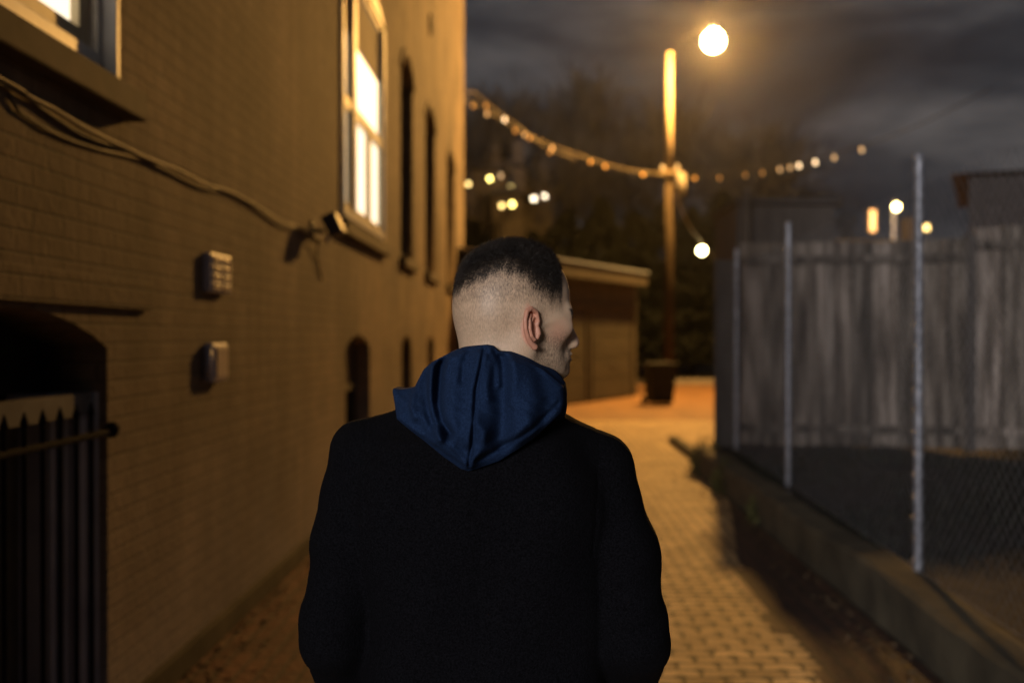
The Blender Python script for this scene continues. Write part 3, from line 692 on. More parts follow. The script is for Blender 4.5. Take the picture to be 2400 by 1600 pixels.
# ------------------------------------------------------------------ trees
def tree_meshes(seed, H, spread=1.0, depth=7):
    random.seed(seed); tr, cr = MB(), MB()
    def grow(p, d, ln, r, lv):
        n = 3 if lv > 2 else 2; pts = [p]; rs = [r]
        for k in range(n):
            d = (d + Vector((random.uniform(-1, 1), random.uniform(-1, 1), random.uniform(-.3, .7))) * .16).normalized()
            p = p + d * ln / n; pts.append(p); rs.append(r * (1 - .35 * (k + 1) / n))
        (tr if lv >= depth - 1 else cr).tube(pts, rs, 7 if lv >= depth - 1 else (4 if lv > 2 else 3), cap=False)
        if lv <= 0: return
        for k in range(random.choice((2, 3, 3)) if lv > 1 else 3):
            a = random.uniform(0, 2 * PI); tilt = random.uniform(.25, .75) * spread
            ax = d.orthogonal().normalized(); ax = Matrix.Rotation(a, 3, d) @ ax
            nd = (d * math.cos(tilt) + ax * math.sin(tilt) + Vector((0, 0, .15))).normalized()
            q = pts[-1] if k < 2 else pts[-2]
            grow(q, nd, ln * random.uniform(.68, .86), max(.02, rs[-1] * random.uniform(.55, .8)), lv - 1)
    grow(Vector((0, 0, -.3)), Vector((0, 0, 1)), H * .25, H * .020, depth)
    return tr, cr
def build_tree(seed, H, spread, depth=6):
    tr, cr = tree_meshes(seed, H, spread, depth)
    out = []
    for nm, mb in (('trunk', tr), ('crown', cr)):
        me = bpy.data.meshes.new(nm); me.from_pydata([tuple(v) for v in mb.v], [], mb.f); me.materials.append(M['bark' if nm == 'trunk' else 'twig']); out.append(me)
    return out
variants = [build_tree(s, 12, sp_, 7) for s, sp_ in ((3, .8), (8, .95), (21, .7), (34, 1.05))]
spots = [  # photo px, py of crown top, depth
    (1090, 215, 46), (1130, 240, 52), (1175, 250, 44), (1225, 205, 50), (1275, 262, 43), (1320, 235, 55), (1365, 210, 47), (1420, 190, 51), (1470, 225, 44), (1515, 265, 56),
    (1150, 330, 62), (1250, 320, 66), (1350, 330, 60), (1450, 310, 64),
    (1590, 275, 46), (1640, 285, 53), (1690, 265, 48), (1735, 300, 56), (1785, 330, 50), (1840, 385, 58), (1560, 360, 62), (1890, 440, 54)]
desc = ['bare tree with a tall narrow crown', 'bare tree with a broad tangled crown', 'bare slender tree', 'bare spreading tree']
plc = ['just right of the brick building corner', 'second from the brick building corner', 'third from the brick building corner', 'under the middle of the left bulb string', 'behind the small lit windows', 'midway between building and lamp pole', 'right of middle between building and lamp pole', 'tallest one left of the lamp pole', 'second left of the lamp pole', 'immediately left of the lamp pole',
       'far back above the leftmost distant house', 'far back above the row of lit windows', 'far back on the hill crest', 'far back, left of the lamp pole',
       'immediately right of the lamp pole', 'second right of the lamp pole', 'directly below the street lamp', 'right of the street lamp glow', 'behind the left end of the board fence', 'low, behind the rising bulb string', 'far back behind the lamp pole', 'lowest and rightmost of the trees']
for k, (px, py, Y) in enumerate(spots):
    top = P(px, py, Y); base = hz(top.x, Y) if Y > 55 else 0; vi = k % 4; s = (top.z - base) / 11.2
    t = thing('bare_tree', desc[vi] + ', ' + plc[k], 'tree', (top.x, Y, base), random.uniform(0, 6), 'bare trees at the end of the alley')
    t.scale = (s * random.uniform(.85, 1.1),) * 2 + (s,)
    for nm, me in zip(('trunk', 'crown'), variants[vi]):
        o = bpy.data.objects.new(nm, me); C.objects.link(o); o.parent = t
# evergreens filling the dark slope
def evergreen(seed, H, R):
    random.seed(seed); v, f = [], []
    for _ in range(6500):
        z = H * (.08 + .92 * random.random() ** 1.1); a = random.uniform(0, 2 * PI)
        rr = R * (1 - z / H) ** .8 * (1 + .25 * math.sin(a * 3 + z * 2) + .2 * math.sin(z * 5)) * math.sqrt(random.uniform(.2, 1)); s = random.uniform(.08, .22)
        c = Vector((rr * math.cos(a), rr * math.sin(a), z)); q = Euler((random.uniform(-.9, .9), random.uniform(-.9, .9), a)).to_matrix(); n = len(v)
        for p in ((-s, 0, 0), (0, -s * .4, 0), (s, 0, -s * .4), (0, s * .4, 0)): v.append(tuple(c + q @ Vector(p)))
        f.append((n, n + 1, n + 2, n + 3))
    me = bpy.data.meshes.new('crown'); me.from_pydata(v, [], f); me.materials.append(M['leafdark'])
    m = MB(); m.tube([(0, 0, -.5), (0, 0, H * .9)], [H * .02, .02], 7); me2 = bpy.data.meshes.new('trunk'); me2.from_pydata([tuple(p) for p in m.v], [], m.f); me2.materials.append(M['bark'])
    return me2, me
ev = [evergreen(5, 8, 2.4), evergreen(6, 8, 3.0)]
evs = [(1110, 520, 40, 'dark evergreen low beside the brick building corner'), (1330, 500, 41, 'dark evergreen rising above the garage roof near the man'), (1410, 470, 39, 'dark evergreen above the middle of the garage roof'),
       (1490, 500, 40, 'dark evergreen just left of the lamp pole above the garage'), (1620, 490, 42, 'dark evergreen right of the lamp pole'), (1690, 455, 44, 'dark evergreen left of the slim pale timber post'), (1250, 545, 38, 'dark evergreen hidden partly by the top of the man\'s head'),
       (1560, 470, 43, 'dark evergreen directly behind the lamp pole')]
for k, (px, py, Y, lb) in enumerate(evs):
    top = P(px, py, Y); t = thing('evergreen_tree', lb, 'tree', (top.x, Y, 0), k * 1.3, 'evergreens behind the garage'); s = top.z / 7.9; t.scale = (s * 1.35, s * 1.35, s)
    for nm, me in zip(('trunk', 'crown'), ev[k % 2]):
        o = bpy.data.objects.new(nm, me); C.objects.link(o); o.parent = t
random.seed(3)
# ------------------------------------------------------------------ the man (signed-distance modelling, polygonised by surface nets)
f32 = np.float32
def surface_nets(fn, lo, hi, h):
    lo = np.array(lo, f32); hi = np.array(hi, f32)
    n = np.ceil((hi - lo) / h).astype(int) + 1
    ax = [lo[k] + h * np.arange(n[k], dtype=f32) for k in range(3)]
    Fv = np.empty(n, f32); st = max(1, int(1.2e6 / (n[1] * n[2])))
    for i in range(0, n[0], st):
        X, Y, Z = np.meshgrid(ax[0][i:i + st], ax[1], ax[2], indexing='ij'); Fv[i:i + st] = fn(X, Y, Z)
    S = Fv < 0
    cnt = np.zeros([d - 1 for d in n], np.int8)
    offs = [(i, j, k) for i in (0, 1) for j in (0, 1) for k in (0, 1)]
    for (i, j, k) in offs: cnt += S[i:n[0] - 1 + i, j:n[1] - 1 + j, k:n[2] - 1 + k]
    act = (cnt > 0) & (cnt < 8); I = np.argwhere(act); idx = -np.ones(act.shape, np.int64); idx[act] = np.arange(len(I))
    acc = np.zeros((len(I), 3)); num = np.zeros(len(I))
    for a in offs:
        for k in range(3):
            if a[k] == 0:
                b = list(a); b[k] = 1
                fa = Fv[I[:, 0] + a[0], I[:, 1] + a[1], I[:, 2] + a[2]]; fb = Fv[I[:, 0] + b[0], I[:, 1] + b[1], I[:, 2] + b[2]]
                mk = (fa < 0) != (fb < 0); t = np.where(mk, fa / np.where(mk, fa - fb, 1), 0)
                p = np.array(a, float)[None, :] + np.zeros((len(I), 3)); p[:, k] += t
                acc += p * mk[:, None]; num += mk
    V = (I + acc / num[:, None]) * h + lo
    faces = []
    for k in range(3):
        a, b = [(1, 2), (2, 0), (0, 1)][k]
        sl0 = [slice(None)] * 3; sl1 = [slice(None)] * 3; sl0[k] = slice(0, -1); sl1[k] = slice(1, None)
        s0, s1 = S[tuple(sl0)], S[tuple(sl1)]; E = np.argwhere(s0 != s1)
        E = E[(E[:, a] > 0) & (E[:, b] > 0) & (E[:, a] < n[a] - 1) & (E[:, b] < n[b] - 1)]
        d = s0[E[:, 0], E[:, 1], E[:, 2]]
        q = []
        for (u, v) in ((-1, -1), (0, -1), (0, 0), (-1, 0)):
            G = E.copy(); G[:, a] += u; G[:, b] += v; q.append(idx[G[:, 0], G[:, 1], G[:, 2]])
        Q = np.stack(q, 1); Q[~d] = Q[~d][:, ::-1]; faces.append(Q)
    return V, np.concatenate(faces)
def ell(X, Y, Z, c, r):
    x, y, z = (X - c[0]) / r[0], (Y - c[1]) / r[1], (Z - c[2]) / r[2]
    k0 = np.sqrt(x * x + y * y + z * z); k1 = np.sqrt((x / r[0]) ** 2 + (y / r[1]) ** 2 + (z / r[2]) ** 2) + 1e-9
    return k0 * (k0 - 1) / k1
def cone(X, Y, Z, a, b, ra, rb):
    a = np.array(a, f32); b = np.array(b, f32); d = b - a; L2 = float(d @ d)
    px, py, pz = X - a[0], Y - a[1], Z - a[2]
    t = np.clip((px * d[0] + py * d[1] + pz * d[2]) / L2, 0, 1)
    return np.sqrt((px - t * d[0]) ** 2 + (py - t * d[1]) ** 2 + (pz - t * d[2]) ** 2) - (ra + (rb - ra) * t)
def su(a, b, k):
    h = np.clip(.5 + .5 * (b - a) / k, 0, 1); return b * (1 - h) + a * h - k * h * (1 - h)
def ss(a, b, k): return -su(-a, b, k)       # smooth subtraction of b from a
def sm(x, a, b):
    t = np.clip((x - a) / (b - a), 0, 1); return t * t * (3 - 2 * t)

HC = np.array((-.0345, 1.665, 1.664)); TH = math.radians(70)
Fd = np.array((math.sin(TH), math.cos(TH))); Rd = np.array((math.cos(TH), -math.sin(TH)))
def tolocal(X, Y, Z):
    x, y = X - HC[0], Y - HC[1]; return x * Fd[0] + y * Fd[1], x * Rd[0] + y * Rd[1], Z - HC[2]
def head_sdf(f, r, z):
    ar = np.abs(r)
    d = ell(f, r, z, (-.004, 0, .004), (.0985, .0765, .0895))
    d = su(d, ell(f, r, z, (-.048, 0, -.022), (.047, .056, .05)), .03)
    d = su(d, ell(f, r, z, (.030, 0, -.058), (.058, .056, .072)), .03)
    d = su(d, cone(f, ar, z, (.002, .050, -.078), (.066, .020, -.112), .017, .017), .025)      # jaw
    d = su(d, cone(f, ar, z, (-.002, .058, -.03), (.0, .052, -.078), .018, .017), .02)
    d = su(d, ell(f, ar, z, (.058, .043, -.046), (.026, .013, .016)), .03)                     # cheekbone
    d = ss(d, ell(f, ar, z, (.050, .070, -.078), (.026, .007, .022)), .02)                     # hollow under the cheekbone
    d = su(d, cone(f, ar, z, (.085, .0, -.024), (.074, .036, -.022), .014, .013), .012)        # brow
    d = ss(d, ell(f, ar, z, (.094, .030, -.040), (.016, .018, .012)), .010)
    d = su(d, ell(f, ar, z, (.076, .030, -.041), (.0135, .0135, .0135)), .003)                 # eyeball under lid
    d = su(d, cone(f, r, z, (.089, 0, -.030), (.105, 0, -.072), .0065, .0105), .007)           # nose
    d = su(d, ell(f, ar, z, (.097, .0105, -.076), (.012, .0075, .0075)), .009)
    d = su(d, ell(f, r, z, (.082, 0, -.097), (.015, .026, .020)), .010)                        # mouth mound
    d = su(d, ell(f, r, z, (.0945, 0, -.0925), (.0055, .019, .0045)), .003)
    d = su(d, ell(f, r, z, (.0935, 0, -.1015), (.006, .017, .005)), .003)
    d = ss(d, ell(f, r, z, (.1, 0, -.097), (.006, .024, .0012)), .002)
    d = su(d, ell(f, r, z, (.078, 0, -.121), (.019, .022, .015)), .012)                        # chin
    return d
def ear_sdf(f, r, z):
    ar = np.abs(r)
    # ear frame: u forward, v up, w outward; plate hinged at its front edge and opened ~28 degrees, leaning back
    u0, v0, w0 = f + .000, z + .052, ar - .0785
    t = math.radians(9); u1, v1 = u0 * math.cos(t) + v0 * math.sin(t), -u0 * math.sin(t) + v0 * math.cos(t)
    t = math.radians(28); u, w = (u1 - .010) * math.cos(t) - w0 * math.sin(t) + .010, -(-(u1 - .010) * math.sin(t)) + w0 * math.cos(t)
    v = v1
    def path(P_, r_, k=.003):
        d = None
        for (a, b) in zip(P_[:-1], P_[1:]):
            c = cone(u, v, w, a[:3], b[:3], a[3] if len(a) > 3 else r_, b[3] if len(b) > 3 else r_); d = c if d is None else np.minimum(d, c)
        return d
    plate = ell(u, v, w, (-.004, .002, -.001), (.0155, .030, .0032))
    hel = path([(.006, -.002, .002, .0026), (.013, .012, .004, .0030), (.010, .026, .005, .0034), (-.001, .0335, .005, .0038), (-.012, .030, .005, .0038), (-.0185, .018, .005, .0036), (-.0195, .004, .004, .0032), (-.016, -.010, .003, .0030), (-.009, -.021, .002, .0035), (-.002, -.028, .001, .0055)], .0033)
    anti = path([(-.001, .024, .002, .0022), (-.008, .016, .004, .0027), (-.0115, .003, .0055, .0029), (-.009, -.009, .005, .0030), (-.002, -.0155, .004, .0034)], .003)
    anti2 = path([(.006, .019, .002, .0018), (-.004, .012, .003, .0024), (-.010, .006, .005, .0026)], .002)
    trag = path([(.012, .001, .001, .0036), (.010, -.008, .003, .0040), (.006, -.0145, .002, .0034)], .003)
    d = su(plate, hel, .003); d = su(d, su(anti, anti2, .002), .0025)
    d = ss(d, ell(u, v, w, (.001, -.002, .006), (.0085, .0125, .0085)), .003)
    d = su(d, trag, .002)
    return su(d, ell(u, v, w, (.002, -.002, -.010), (.010, .020, .010)), .005)
def skin_sdf(X, Y, Z):
    f, r, z = tolocal(X, Y, Z)
    d = head_sdf(f, r, z)
    d = su(d, cone(f, r, z, (-.030, 0, -.05), (-.052, .012, -.24), .058, .066), .035)          # neck
    cr = cone(np.abs(f * .35 + r * .94 + .0) , f * .94 - r * .35, z, (.036, -.075, -.16), (.026, -.072, -.04), .022, .014)
    e = ear_sdf(f, r, z)
    return su(d, e, .004)
def torso_skin(X, Y, Z):
    x, y = X + .085, Y - 1.70; ax_ = np.abs(x)
    d = ell(x, y, Z, (0, 0, 1.24), (.155, .10, .24))
    d = su(d, cone(ax_, y, Z, (.03, 0, 1.42), (.17, 0, 1.385), .045, .045), .05)
    d = su(d, cone(ax_, y, Z, (.19, 0, 1.38), (.250, -.02, 1.13), .046, .036), .02)
    d = su(d, cone(ax_, y, Z, (.250, -.02, 1.13), (.195, .17, 1.02), .036, .026), .01)
    d = su(d, ell(ax_, y, Z, (.183, .205, .985), (.016, .034, .044)), .012)      # palm in the pocket
    for k in range(4):
        d = su(d, cone(ax_, y, Z, (.178, .185 + .016 * k, .955), (.172, .19 + .014 * k, .905 + .006 * abs(k - 1.5)), .009, .008), .004)
    d = su(d, cone(ax_, y, Z, (.180, .232, .995), (.165, .25, .955), .011, .009), .006)
    d = su(d, ell(x, y, Z, (0, 0, .95), (.15, .10, .13)), .06)
    for s, dy in ((-1, .06), (1, -.05)):
        d = su(d, cone(x, y, Z, (s * .09, 0, .90), (s * .10, dy * .7, .48), .080, .052), .03)
        d = su(d, cone(x, y, Z, (s * .10, dy * .7, .48), (s * .105, dy, .09), .052, .034), .02)
        d = su(d, ell(x, y, Z, (s * .108, dy + .06, .035), (.042, .12, .032)), .02)
    return d
man = thing('person', 'man seen from behind in a black coat and navy hood, head turned to the right', 'person', (-.085, 1.70, 0))
def mk(name, V, Q, mat, parent=man, attrs=None, smooth=True):
    V = np.asarray(V) - np.array((-.085, 1.70, 0)); me = bpy.data.meshes.new(name)
    me.vertices.add(len(V)); me.vertices.foreach_set('co', V.astype(f32).ravel())
    me.loops.add(Q.size); me.loops.foreach_set('vertex_index', Q.ravel().astype(np.int32))
    me.polygons.add(len(Q)); me.polygons.foreach_set('loop_start', np.arange(0, Q.size, Q.shape[1], dtype=np.int32))
    me.update(calc_edges=True); me.validate()
    if attrs:
        for k, a in attrs.items():
            at = me.attributes.new(k, 'FLOAT', 'POINT'); at.data.foreach_set('value', a.astype(f32))
    return link(name, me, mat, parent, smooth)
def grad(fn, V, e=.0008):
    X, Y, Z = [V[:, k].astype(np.float64) for k in range(3)]
    g = np.stack([fn(X + e, Y, Z) - fn(X - e, Y, Z), fn(X, Y + e, Z) - fn(X, Y - e, Z), fn(X, Y, Z + e) - fn(X, Y, Z - e)], 1)
    return g / (np.linalg.norm(g, axis=1, keepdims=True) + 1e-9)
V1, Q1 = surface_nets(skin_sdf, (HC[0] - .15, HC[1] - .15, 1.435), (HC[0] + .15, HC[1] + .15, 1.78), .0016)
V2, Q2 = surface_nets(lambda x, y, z: torso_skin(x, y, z), (-.085 - .34, 1.70 - .2, -.01), (-.085 + .34, 1.70 + .34, 1.47), .007)
def hairmask(f, r, z):
    az = np.degrees(np.arctan2(np.abs(r), f))              # 0 = face, 90 = ear, 180 = back of the head
    line = np.interp(az, [0, 18, 32, 45, 60, 80, 100, 125, 150, 180], [.058, .055, .040, .012, .010, .022, .044, .052, .036, .016])
    wob = .0025 * np.sin(az * .45) + .002 * np.sin(az * 1.3 + z * 200)
    top = z - line + wob                                    # >0 : long hair on top
    m = sm(top, -.056, .006) ** 2.1                         # density of the fade
    front = sm(f - (.058 + .30 * np.maximum(z - .03, 0)), .0, .010) * (az < 42)
    # hairline at the forehead and temple
    hl = np.interp(np.abs(r), [0, .03, .05, .062, .075], [.072, .068, .056, .044, .04])
    side = np.where(z < .045, f - (.062 - .30 * np.maximum(.03 - z, 0) * 0), -1)
    face = sm(f, .060, .066) * (z < .050) + sm(f, .083, .088) * (z >= .050)
    return np.clip(m, 0, 1) * (1 - np.clip(face, 0, 1)), top
f_, r_, z_ = tolocal(V1[:, 0], V1[:, 1], V1[:, 2])
ek = ear_sdf(f_, r_, z_); isear = sm(-ek, -.006, -.001)
hm, top = hairmask(f_, r_, z_); hm = hm * (1 - isear)
stub = sm(z_, -.125, -.03) * sm(f_, .045, .02) * .40 * (1 - isear) + .0     # shaved sides
side = sm(f_, .055, .03) * sm(z_, -.035, .01) * .36 * (1 - isear)
beard = sm(f_, -.005, .02) * sm(z_, -.045, -.075) * .38 * (1 - isear) * (1 - sm(f_, .086, .090) * (z_ > -.083))
brow = sm(np.abs(z_ + .019 - .004 * np.cos(r_ * 60)), .008, .004) * sm(f_, .054, .064) * sm(np.abs(np.abs(r_) - .030), .024, .018)
mask = np.clip(np.maximum.reduce([hm, stub * .45, side, beard, brow * 1.2]), 0, 1)
flush = np.clip(isear * .9 + sm(np.sqrt((f_ - .055) ** 2 + (np.abs(r_) - .05) ** 2 + (z_ + .055) ** 2), .035, .005) * .55 + sm(f_, .1, .112) * .4, 0, 1)
nV1 = len(V1)
Vb = np.concatenate([V1, V2]); Qb = np.concatenate([Q1, Q2 + nV1]); zz = np.zeros(len(V2))
def skin_mat():
    m, nt, b = new_mat('skin')
    a1 = N(nt, 'ShaderNodeAttribute', attribute_name='hair'); a2 = N(nt, 'ShaderNodeAttribute', attribute_name='flush')
    tc = N(nt, 'ShaderNodeTexCoord')
    n1 = N(nt, 'ShaderNodeTexNoise'); n1.inputs['Scale'].default_value = 30; n1.inputs['Detail'].default_value = 6; L(nt, tc.outputs['Object'], n1.inputs['Vector'])
    base = ramp(nt, n1.outputs[0], [(.3, (.57, .395, .26)), (.7, (.66, .465, .315))])
    c = mix(nt, a2.outputs['Fac'], base, (.60, .27, .18))
    mp = N(nt, 'ShaderNodeMapping'); mp.inputs['Scale'].default_value = (1, 1, .32); L(nt, tc.outputs['Object'], mp.inputs[0])
    n2 = N(nt, 'ShaderNodeTexNoise'); n2.inputs['Scale'].default_value = 600; n2.inputs['Detail'].default_value = 3; L(nt, mp.outputs[0], n2.inputs['Vector'])
    n3 = N(nt, 'ShaderNodeTexNoise'); n3.inputs['Scale'].default_value = 70; n3.inputs['Detail'].default_value = 3; L(nt, tc.outputs['Object'], n3.inputs['Vector'])
    s1 = N(nt, 'ShaderNodeMath', operation='MULTIPLY_ADD'); s1.inputs[1].default_value = 1.7; s1.inputs[2].default_value = -.85; L(nt, n2.outputs[0], s1.inputs[0])
    s3 = N(nt, 'ShaderNodeMath', operation='MULTIPLY_ADD'); s3.inputs[1].default_value = .5; L(nt, n3.outputs[0], s3.inputs[0]); L(nt, s1.outputs[0], s3.inputs[2])
    s4 = N(nt, 'ShaderNodeMath', operation='SUBTRACT'); L(nt, s3.outputs[0], s4.inputs[0]); s4.inputs[1].default_value = .25
    # weight fades out where there is no hair at all
    e = N(nt, 'ShaderNodeMath', operation='MULTIPLY'); e.inputs[1].default_value = 3.0; L(nt, a1.outputs['Fac'], e.inputs[0]); e.use_clamp = True
    s5 = N(nt, 'ShaderNodeMath', operation='MULTIPLY'); L(nt, s4.outputs[0], s5.inputs[0]); L(nt, e.outputs[0], s5.inputs[1])
    s2 = N(nt, 'ShaderNodeMath', operation='ADD', use_clamp=True); L(nt, a1.outputs['Fac'], s2.inputs[0]); L(nt, s5.outputs[0], s2.inputs[1])
    c = mix(nt, s2.outputs[0], c, (.022, .015, .011))
    L(nt, c, b.inputs['Base Color']); b.inputs['Roughness'].default_value = .5
    b.inputs['Subsurface Weight'].default_value = .12; b.inputs['Subsurface Radius'].default_value = (.012, .005, .003); b.inputs['Subsurface Scale'].default_value = .6
    bump(nt, b, n2.outputs[0], .25, .0008); return m
M['skin'] = skin_mat()
mk('body', Vb, Qb, M['skin'], attrs={'hair': np.concatenate([mask, zz]), 'flush': np.concatenate([flush, zz])})
# hair: many short strands rooted on the scalp
M['hair'] = noisy('dark brown hair', (.008, .006, .005), (.026, .018, .013), 40, .38, bstr=0, spec=.6)
nrm = grad(skin_sdf, V1)
sel = np.argwhere((hm > .02) & (nrm[:, 2] > -.6))[:, 0]
tris_v, tris_f = [], []
pts_v = V1[sel]; nn = nrm[sel]; mm = hm[sel]; tt = top[sel]; ff = f_[sel]; zz_ = z_[sel]
F3 = np.array((Fd[0], Fd[1], 0)); base = 0
vs_, fs_ = [], []
for rep in range(2):
    keep = rng.random(len(sel)) < np.clip(.10 + .8 * mm ** 1.2, 0, 1) * (1.0 if rep == 0 else .6) * (mm > .04)
    p = pts_v[keep] + rng.normal(0, .0006, (keep.sum(), 3)); n_ = nn[keep]; t_ = tt[keep]; m_ = mm[keep]; fz = ff[keep]
    ln = .0007 + .0028 * np.clip(m_ - .3, 0, 1) + .0105 * sm(t_, .0, .04) + .004 * sm(t_, .02, .05) * sm(fz, .0, .06)
    ln = ln * rng.uniform(.6, 1.25, len(p))
    down = np.where(t_ < .01, -1.0, 0.0)[:, None] * np.array((0, 0, 1.0))
    d1 = n_ * rng.uniform(.5, 1.0, (len(p), 1)) + .35 * F3 * sm(t_, 0, .03)[:, None] + .5 * down + rng.normal(0, .22, (len(p), 3)); d1 /= np.linalg.norm(d1, axis=1, keepdims=True)
    cl_ = np.stack([np.sin(p[:, 1] * 420 + 3 * np.sin(p[:, 2] * 260)), np.sin(p[:, 0] * 380 + 3 * np.sin(p[:, 1] * 300)), .4 * np.sin(p[:, 0] * 500)], 1) * .38 * sm(t_, 0, .03)[:, None]
    d1 = d1 + cl_; d1 /= np.linalg.norm(d1, axis=1, keepdims=True)
    d2 = d1 + .45 * F3 * sm(t_, 0, .03)[:, None] + rng.normal(0, .25, (len(p), 3)) - n_ * .15; d2 /= np.linalg.norm(d2, axis=1, keepdims=True)
    a = np.cross(d1, rng.normal(0, 1, (len(p), 3))); a /= np.linalg.norm(a, axis=1, keepdims=True); b2 = np.cross(d1, a)
    w = np.where(t_ > 0, .00030, .00019)[:, None]
    r0 = p - n_ * .0004; r1 = p + d1 * ln[:, None] * .55; r2 = r1 + d2 * ln[:, None] * .45
    ring = [a * w, (-.5 * a + .866 * b2) * w, (-.5 * a - .866 * b2) * w]
    K = len(p); Vv = np.concatenate([np.stack([r0 + c for c in ring], 1), np.stack([r1 + c * .8 for c in ring], 1), r2[:, None, :]], 1).reshape(-1, 3)
    o = (np.arange(K) * 7)[:, None] + base; fl = []
    for k in range(3):
        k2 = (k + 1) % 3
        fl += [o + np.array([[k, k2, 3 + k2]]), o + np.array([[k, 3 + k2, 3 + k]]), o + np.array([[3 + k, 3 + k2, 6]])]
    vs_.append(Vv); fs_.append(np.concatenate(fl)); base += K * 7
nt = M['hair'].node_tree; tr_ = N(nt, 'ShaderNodeBsdfTranslucent'); tr_.inputs['Color'].default_value = (.30, .17, .08, 1); ms_ = N(nt, 'ShaderNodeMixShader'); ms_.inputs[0].default_value = .22
L(nt, nt.nodes['Principled BSDF'].outputs[0], ms_.inputs[1]); L(nt, tr_.outputs[0], ms_.inputs[2]); L(nt, ms_.outputs[0], nt.nodes['Material Output'].inputs['Surface'])
mk('hair', np.concatenate(vs_), np.concatenate(fs_), M['hair'], smooth=False)

# ---- coat
TC = (-.088, 1.70)
def fold_noise(x, y, z): return 1.5 * (.0022 * np.sin(x * 19 + z * 7 + 1.3 * np.sin(z * 9)) + .0016 * np.sin(x * 41 - z * 13 + 2 * np.sin(y * 11 + z * 5)) + .0012 * np.sin(z * 33 + x * 25))
def coat_sdf(X, Y, Z):
    x, y = X - TC[0], Y - TC[1]; ax_ = np.abs(x)
    zk = [.66, .9, 1.0, 1.1, 1.2, 1.3, 1.38, 1.43, 1.47, 1.50, 1.53]
    w = np.interp(Z, zk, [.240, .222, .205, .197, .202, .212, .213, .190, .130, .09, .07]).astype(f32)
    dd = np.interp(Z, zk, [.172, .160, .145, .135, .135, .138, .130, .115, .095, .075, .06]).astype(f32)
    cy = np.interp(Z, zk, [.0, .0, .005, .0, -.005, -.01, -.005, 0, .01, .015, .02]).astype(f32)
    q = (np.abs(x / w) ** 2.5 + np.abs((y - cy) / dd) ** 2.5) ** .4
    d = (q - 1) * np.minimum(w, dd) * .85
    d = np.maximum(d, np.maximum(Z - 1.515, .66 - Z))
    Zs = Z + .020 * np.clip(x / .2, 0, 1.2)
    d = su(d, cone(ax_, y, Zs, (.07, .0, 1.463), (.202, 0, 1.403), .050, .055), .03)
    arm = su(cone(ax_, y, Zs, (.207, 0, 1.392), (.234, -.012, 1.25), .055, .0615), cone(ax_, y, Z, (.234, -.012, 1.25), (.2545, -.025, 1.095), .0615, .0615), .02)
    fore = cone(ax_, y, Z, (.2545, -.025, 1.095), (.236, .14, .93), .0605, .060)
    s = su(arm, fore, .012)
    # sleeve creases near the elbow
    s = s + .0016 * np.sin((Z - .35 * ax_ - .5 * y) * 95) * sm(np.abs(Z - 1.14), .13, .0) + .0015 * np.sin(Z * 60 + y * 30)
    d = su(d, s, .016)
    # armhole seam and centre back seam
    seam = np.abs(ax_ - (.193 - .16 * np.clip(1.40 - Z, 0, .2) * .5)); d = d + .0013 * sm(seam, .005, .0) * (Z > 1.24) * (Z < 1.47)
    d = d + .0018 * sm(np.abs(x), .004, 0) * (y < 0)
    return d + fold_noise(x, y, Z)
Vc, Qc = surface_nets(coat_sdf, (TC[0] - .35, TC[1] - .2, .64), (TC[0] + .35, TC[1] + .27, 1.53), .004)
def cloth(name, c1, c2, sc=300, rough=.95, sheen=.3, b_=.4):
    m, nt, b = new_mat(name); tc = N(nt, 'ShaderNodeTexCoord')
    n = N(nt, 'ShaderNodeTexNoise'); n.inputs['Scale'].default_value = sc; n.inputs['Detail'].default_value = 4; L(nt, tc.outputs['Object'], n.inputs['Vector'])
    L(nt, ramp(nt, n.outputs[0], [(.3, c1), (.7, c2)]), b.inputs['Base Color']); b.inputs['Roughness'].default_value = rough
    b.inputs['Specular IOR Level'].default_value = .06; b.inputs['Sheen Weight'].default_value = sheen; b.inputs['Sheen Roughness'].default_value = .6; b.inputs['Sheen Tint'].default_value = (*c2, 1)
    bump(nt, b, n.outputs[0], b_, .002); return m
M['coat'] = cloth('black wool', (.0012, .0012, .0018), (.0055, .0055, .0075), 330, sheen=.0, b_=.9)
M['hood'] = cloth('navy jersey', (.006, .014, .040), (.016, .034, .085), 420, sheen=.1)
M['trouser'] = cloth('dark denim', (.008, .009, .014), (.016, .018, .026), 300)
mk('coat', Vc, Qc, M['coat'])

# ---- hood of the sweatshirt, lying on the back of the coat
def xp(px): return (px - 1255) / F_PX * 1.56 - .0            # photo column -> x at the hood's depth
def zp(py): return 1.6 - (py - 790) / F_PX * 1.56
poly = [(1078, 818), (1112, 812), (1140, 808), (1156, 811), (1168, 824), (1195, 828), (1235, 846), (1275, 868), (1305, 893), (1322, 908), (1322, 945), (1316, 968), (1290, 992), (1250, 1028), (1215, 1052), (1170, 1080), (1110, 1101), (1098, 1104), (1080, 1099), (1040, 1072), (990, 1032), (945, 1000), (925, 985), (916, 950), (908, 922), (909, 914), (930, 917), (962, 912), (970, 895), (985, 868), (1006, 850), (1030, 838), (1050, 828)]
poly = [(xp(a), zp(b)) for a, b in poly]
def poly_sd(x, z):
    d = np.full(x.shape, 1e3); inside = np.zeros(x.shape, bool); n = len(poly)
    for i in range(n):
        ax_, az_ = poly[i]; bx, bz = poly[(i + 1) % n]; ex, ez = bx - ax_, bz - az_
        wx, wz = x - ax_, z - az_; t = np.clip((wx * ex + wz * ez) / (ex * ex + ez * ez), 0, 1)
        d = np.minimum(d, (wx - t * ex) ** 2 + (wz - t * ez) ** 2)
        c = ((az_ > z) != (bz > z)) & (x < (bx - ax_) * (z - az_) / (bz - az_ + 1e-12) + ax_); inside ^= c
    return np.where(inside, -np.sqrt(d), np.sqrt(d))
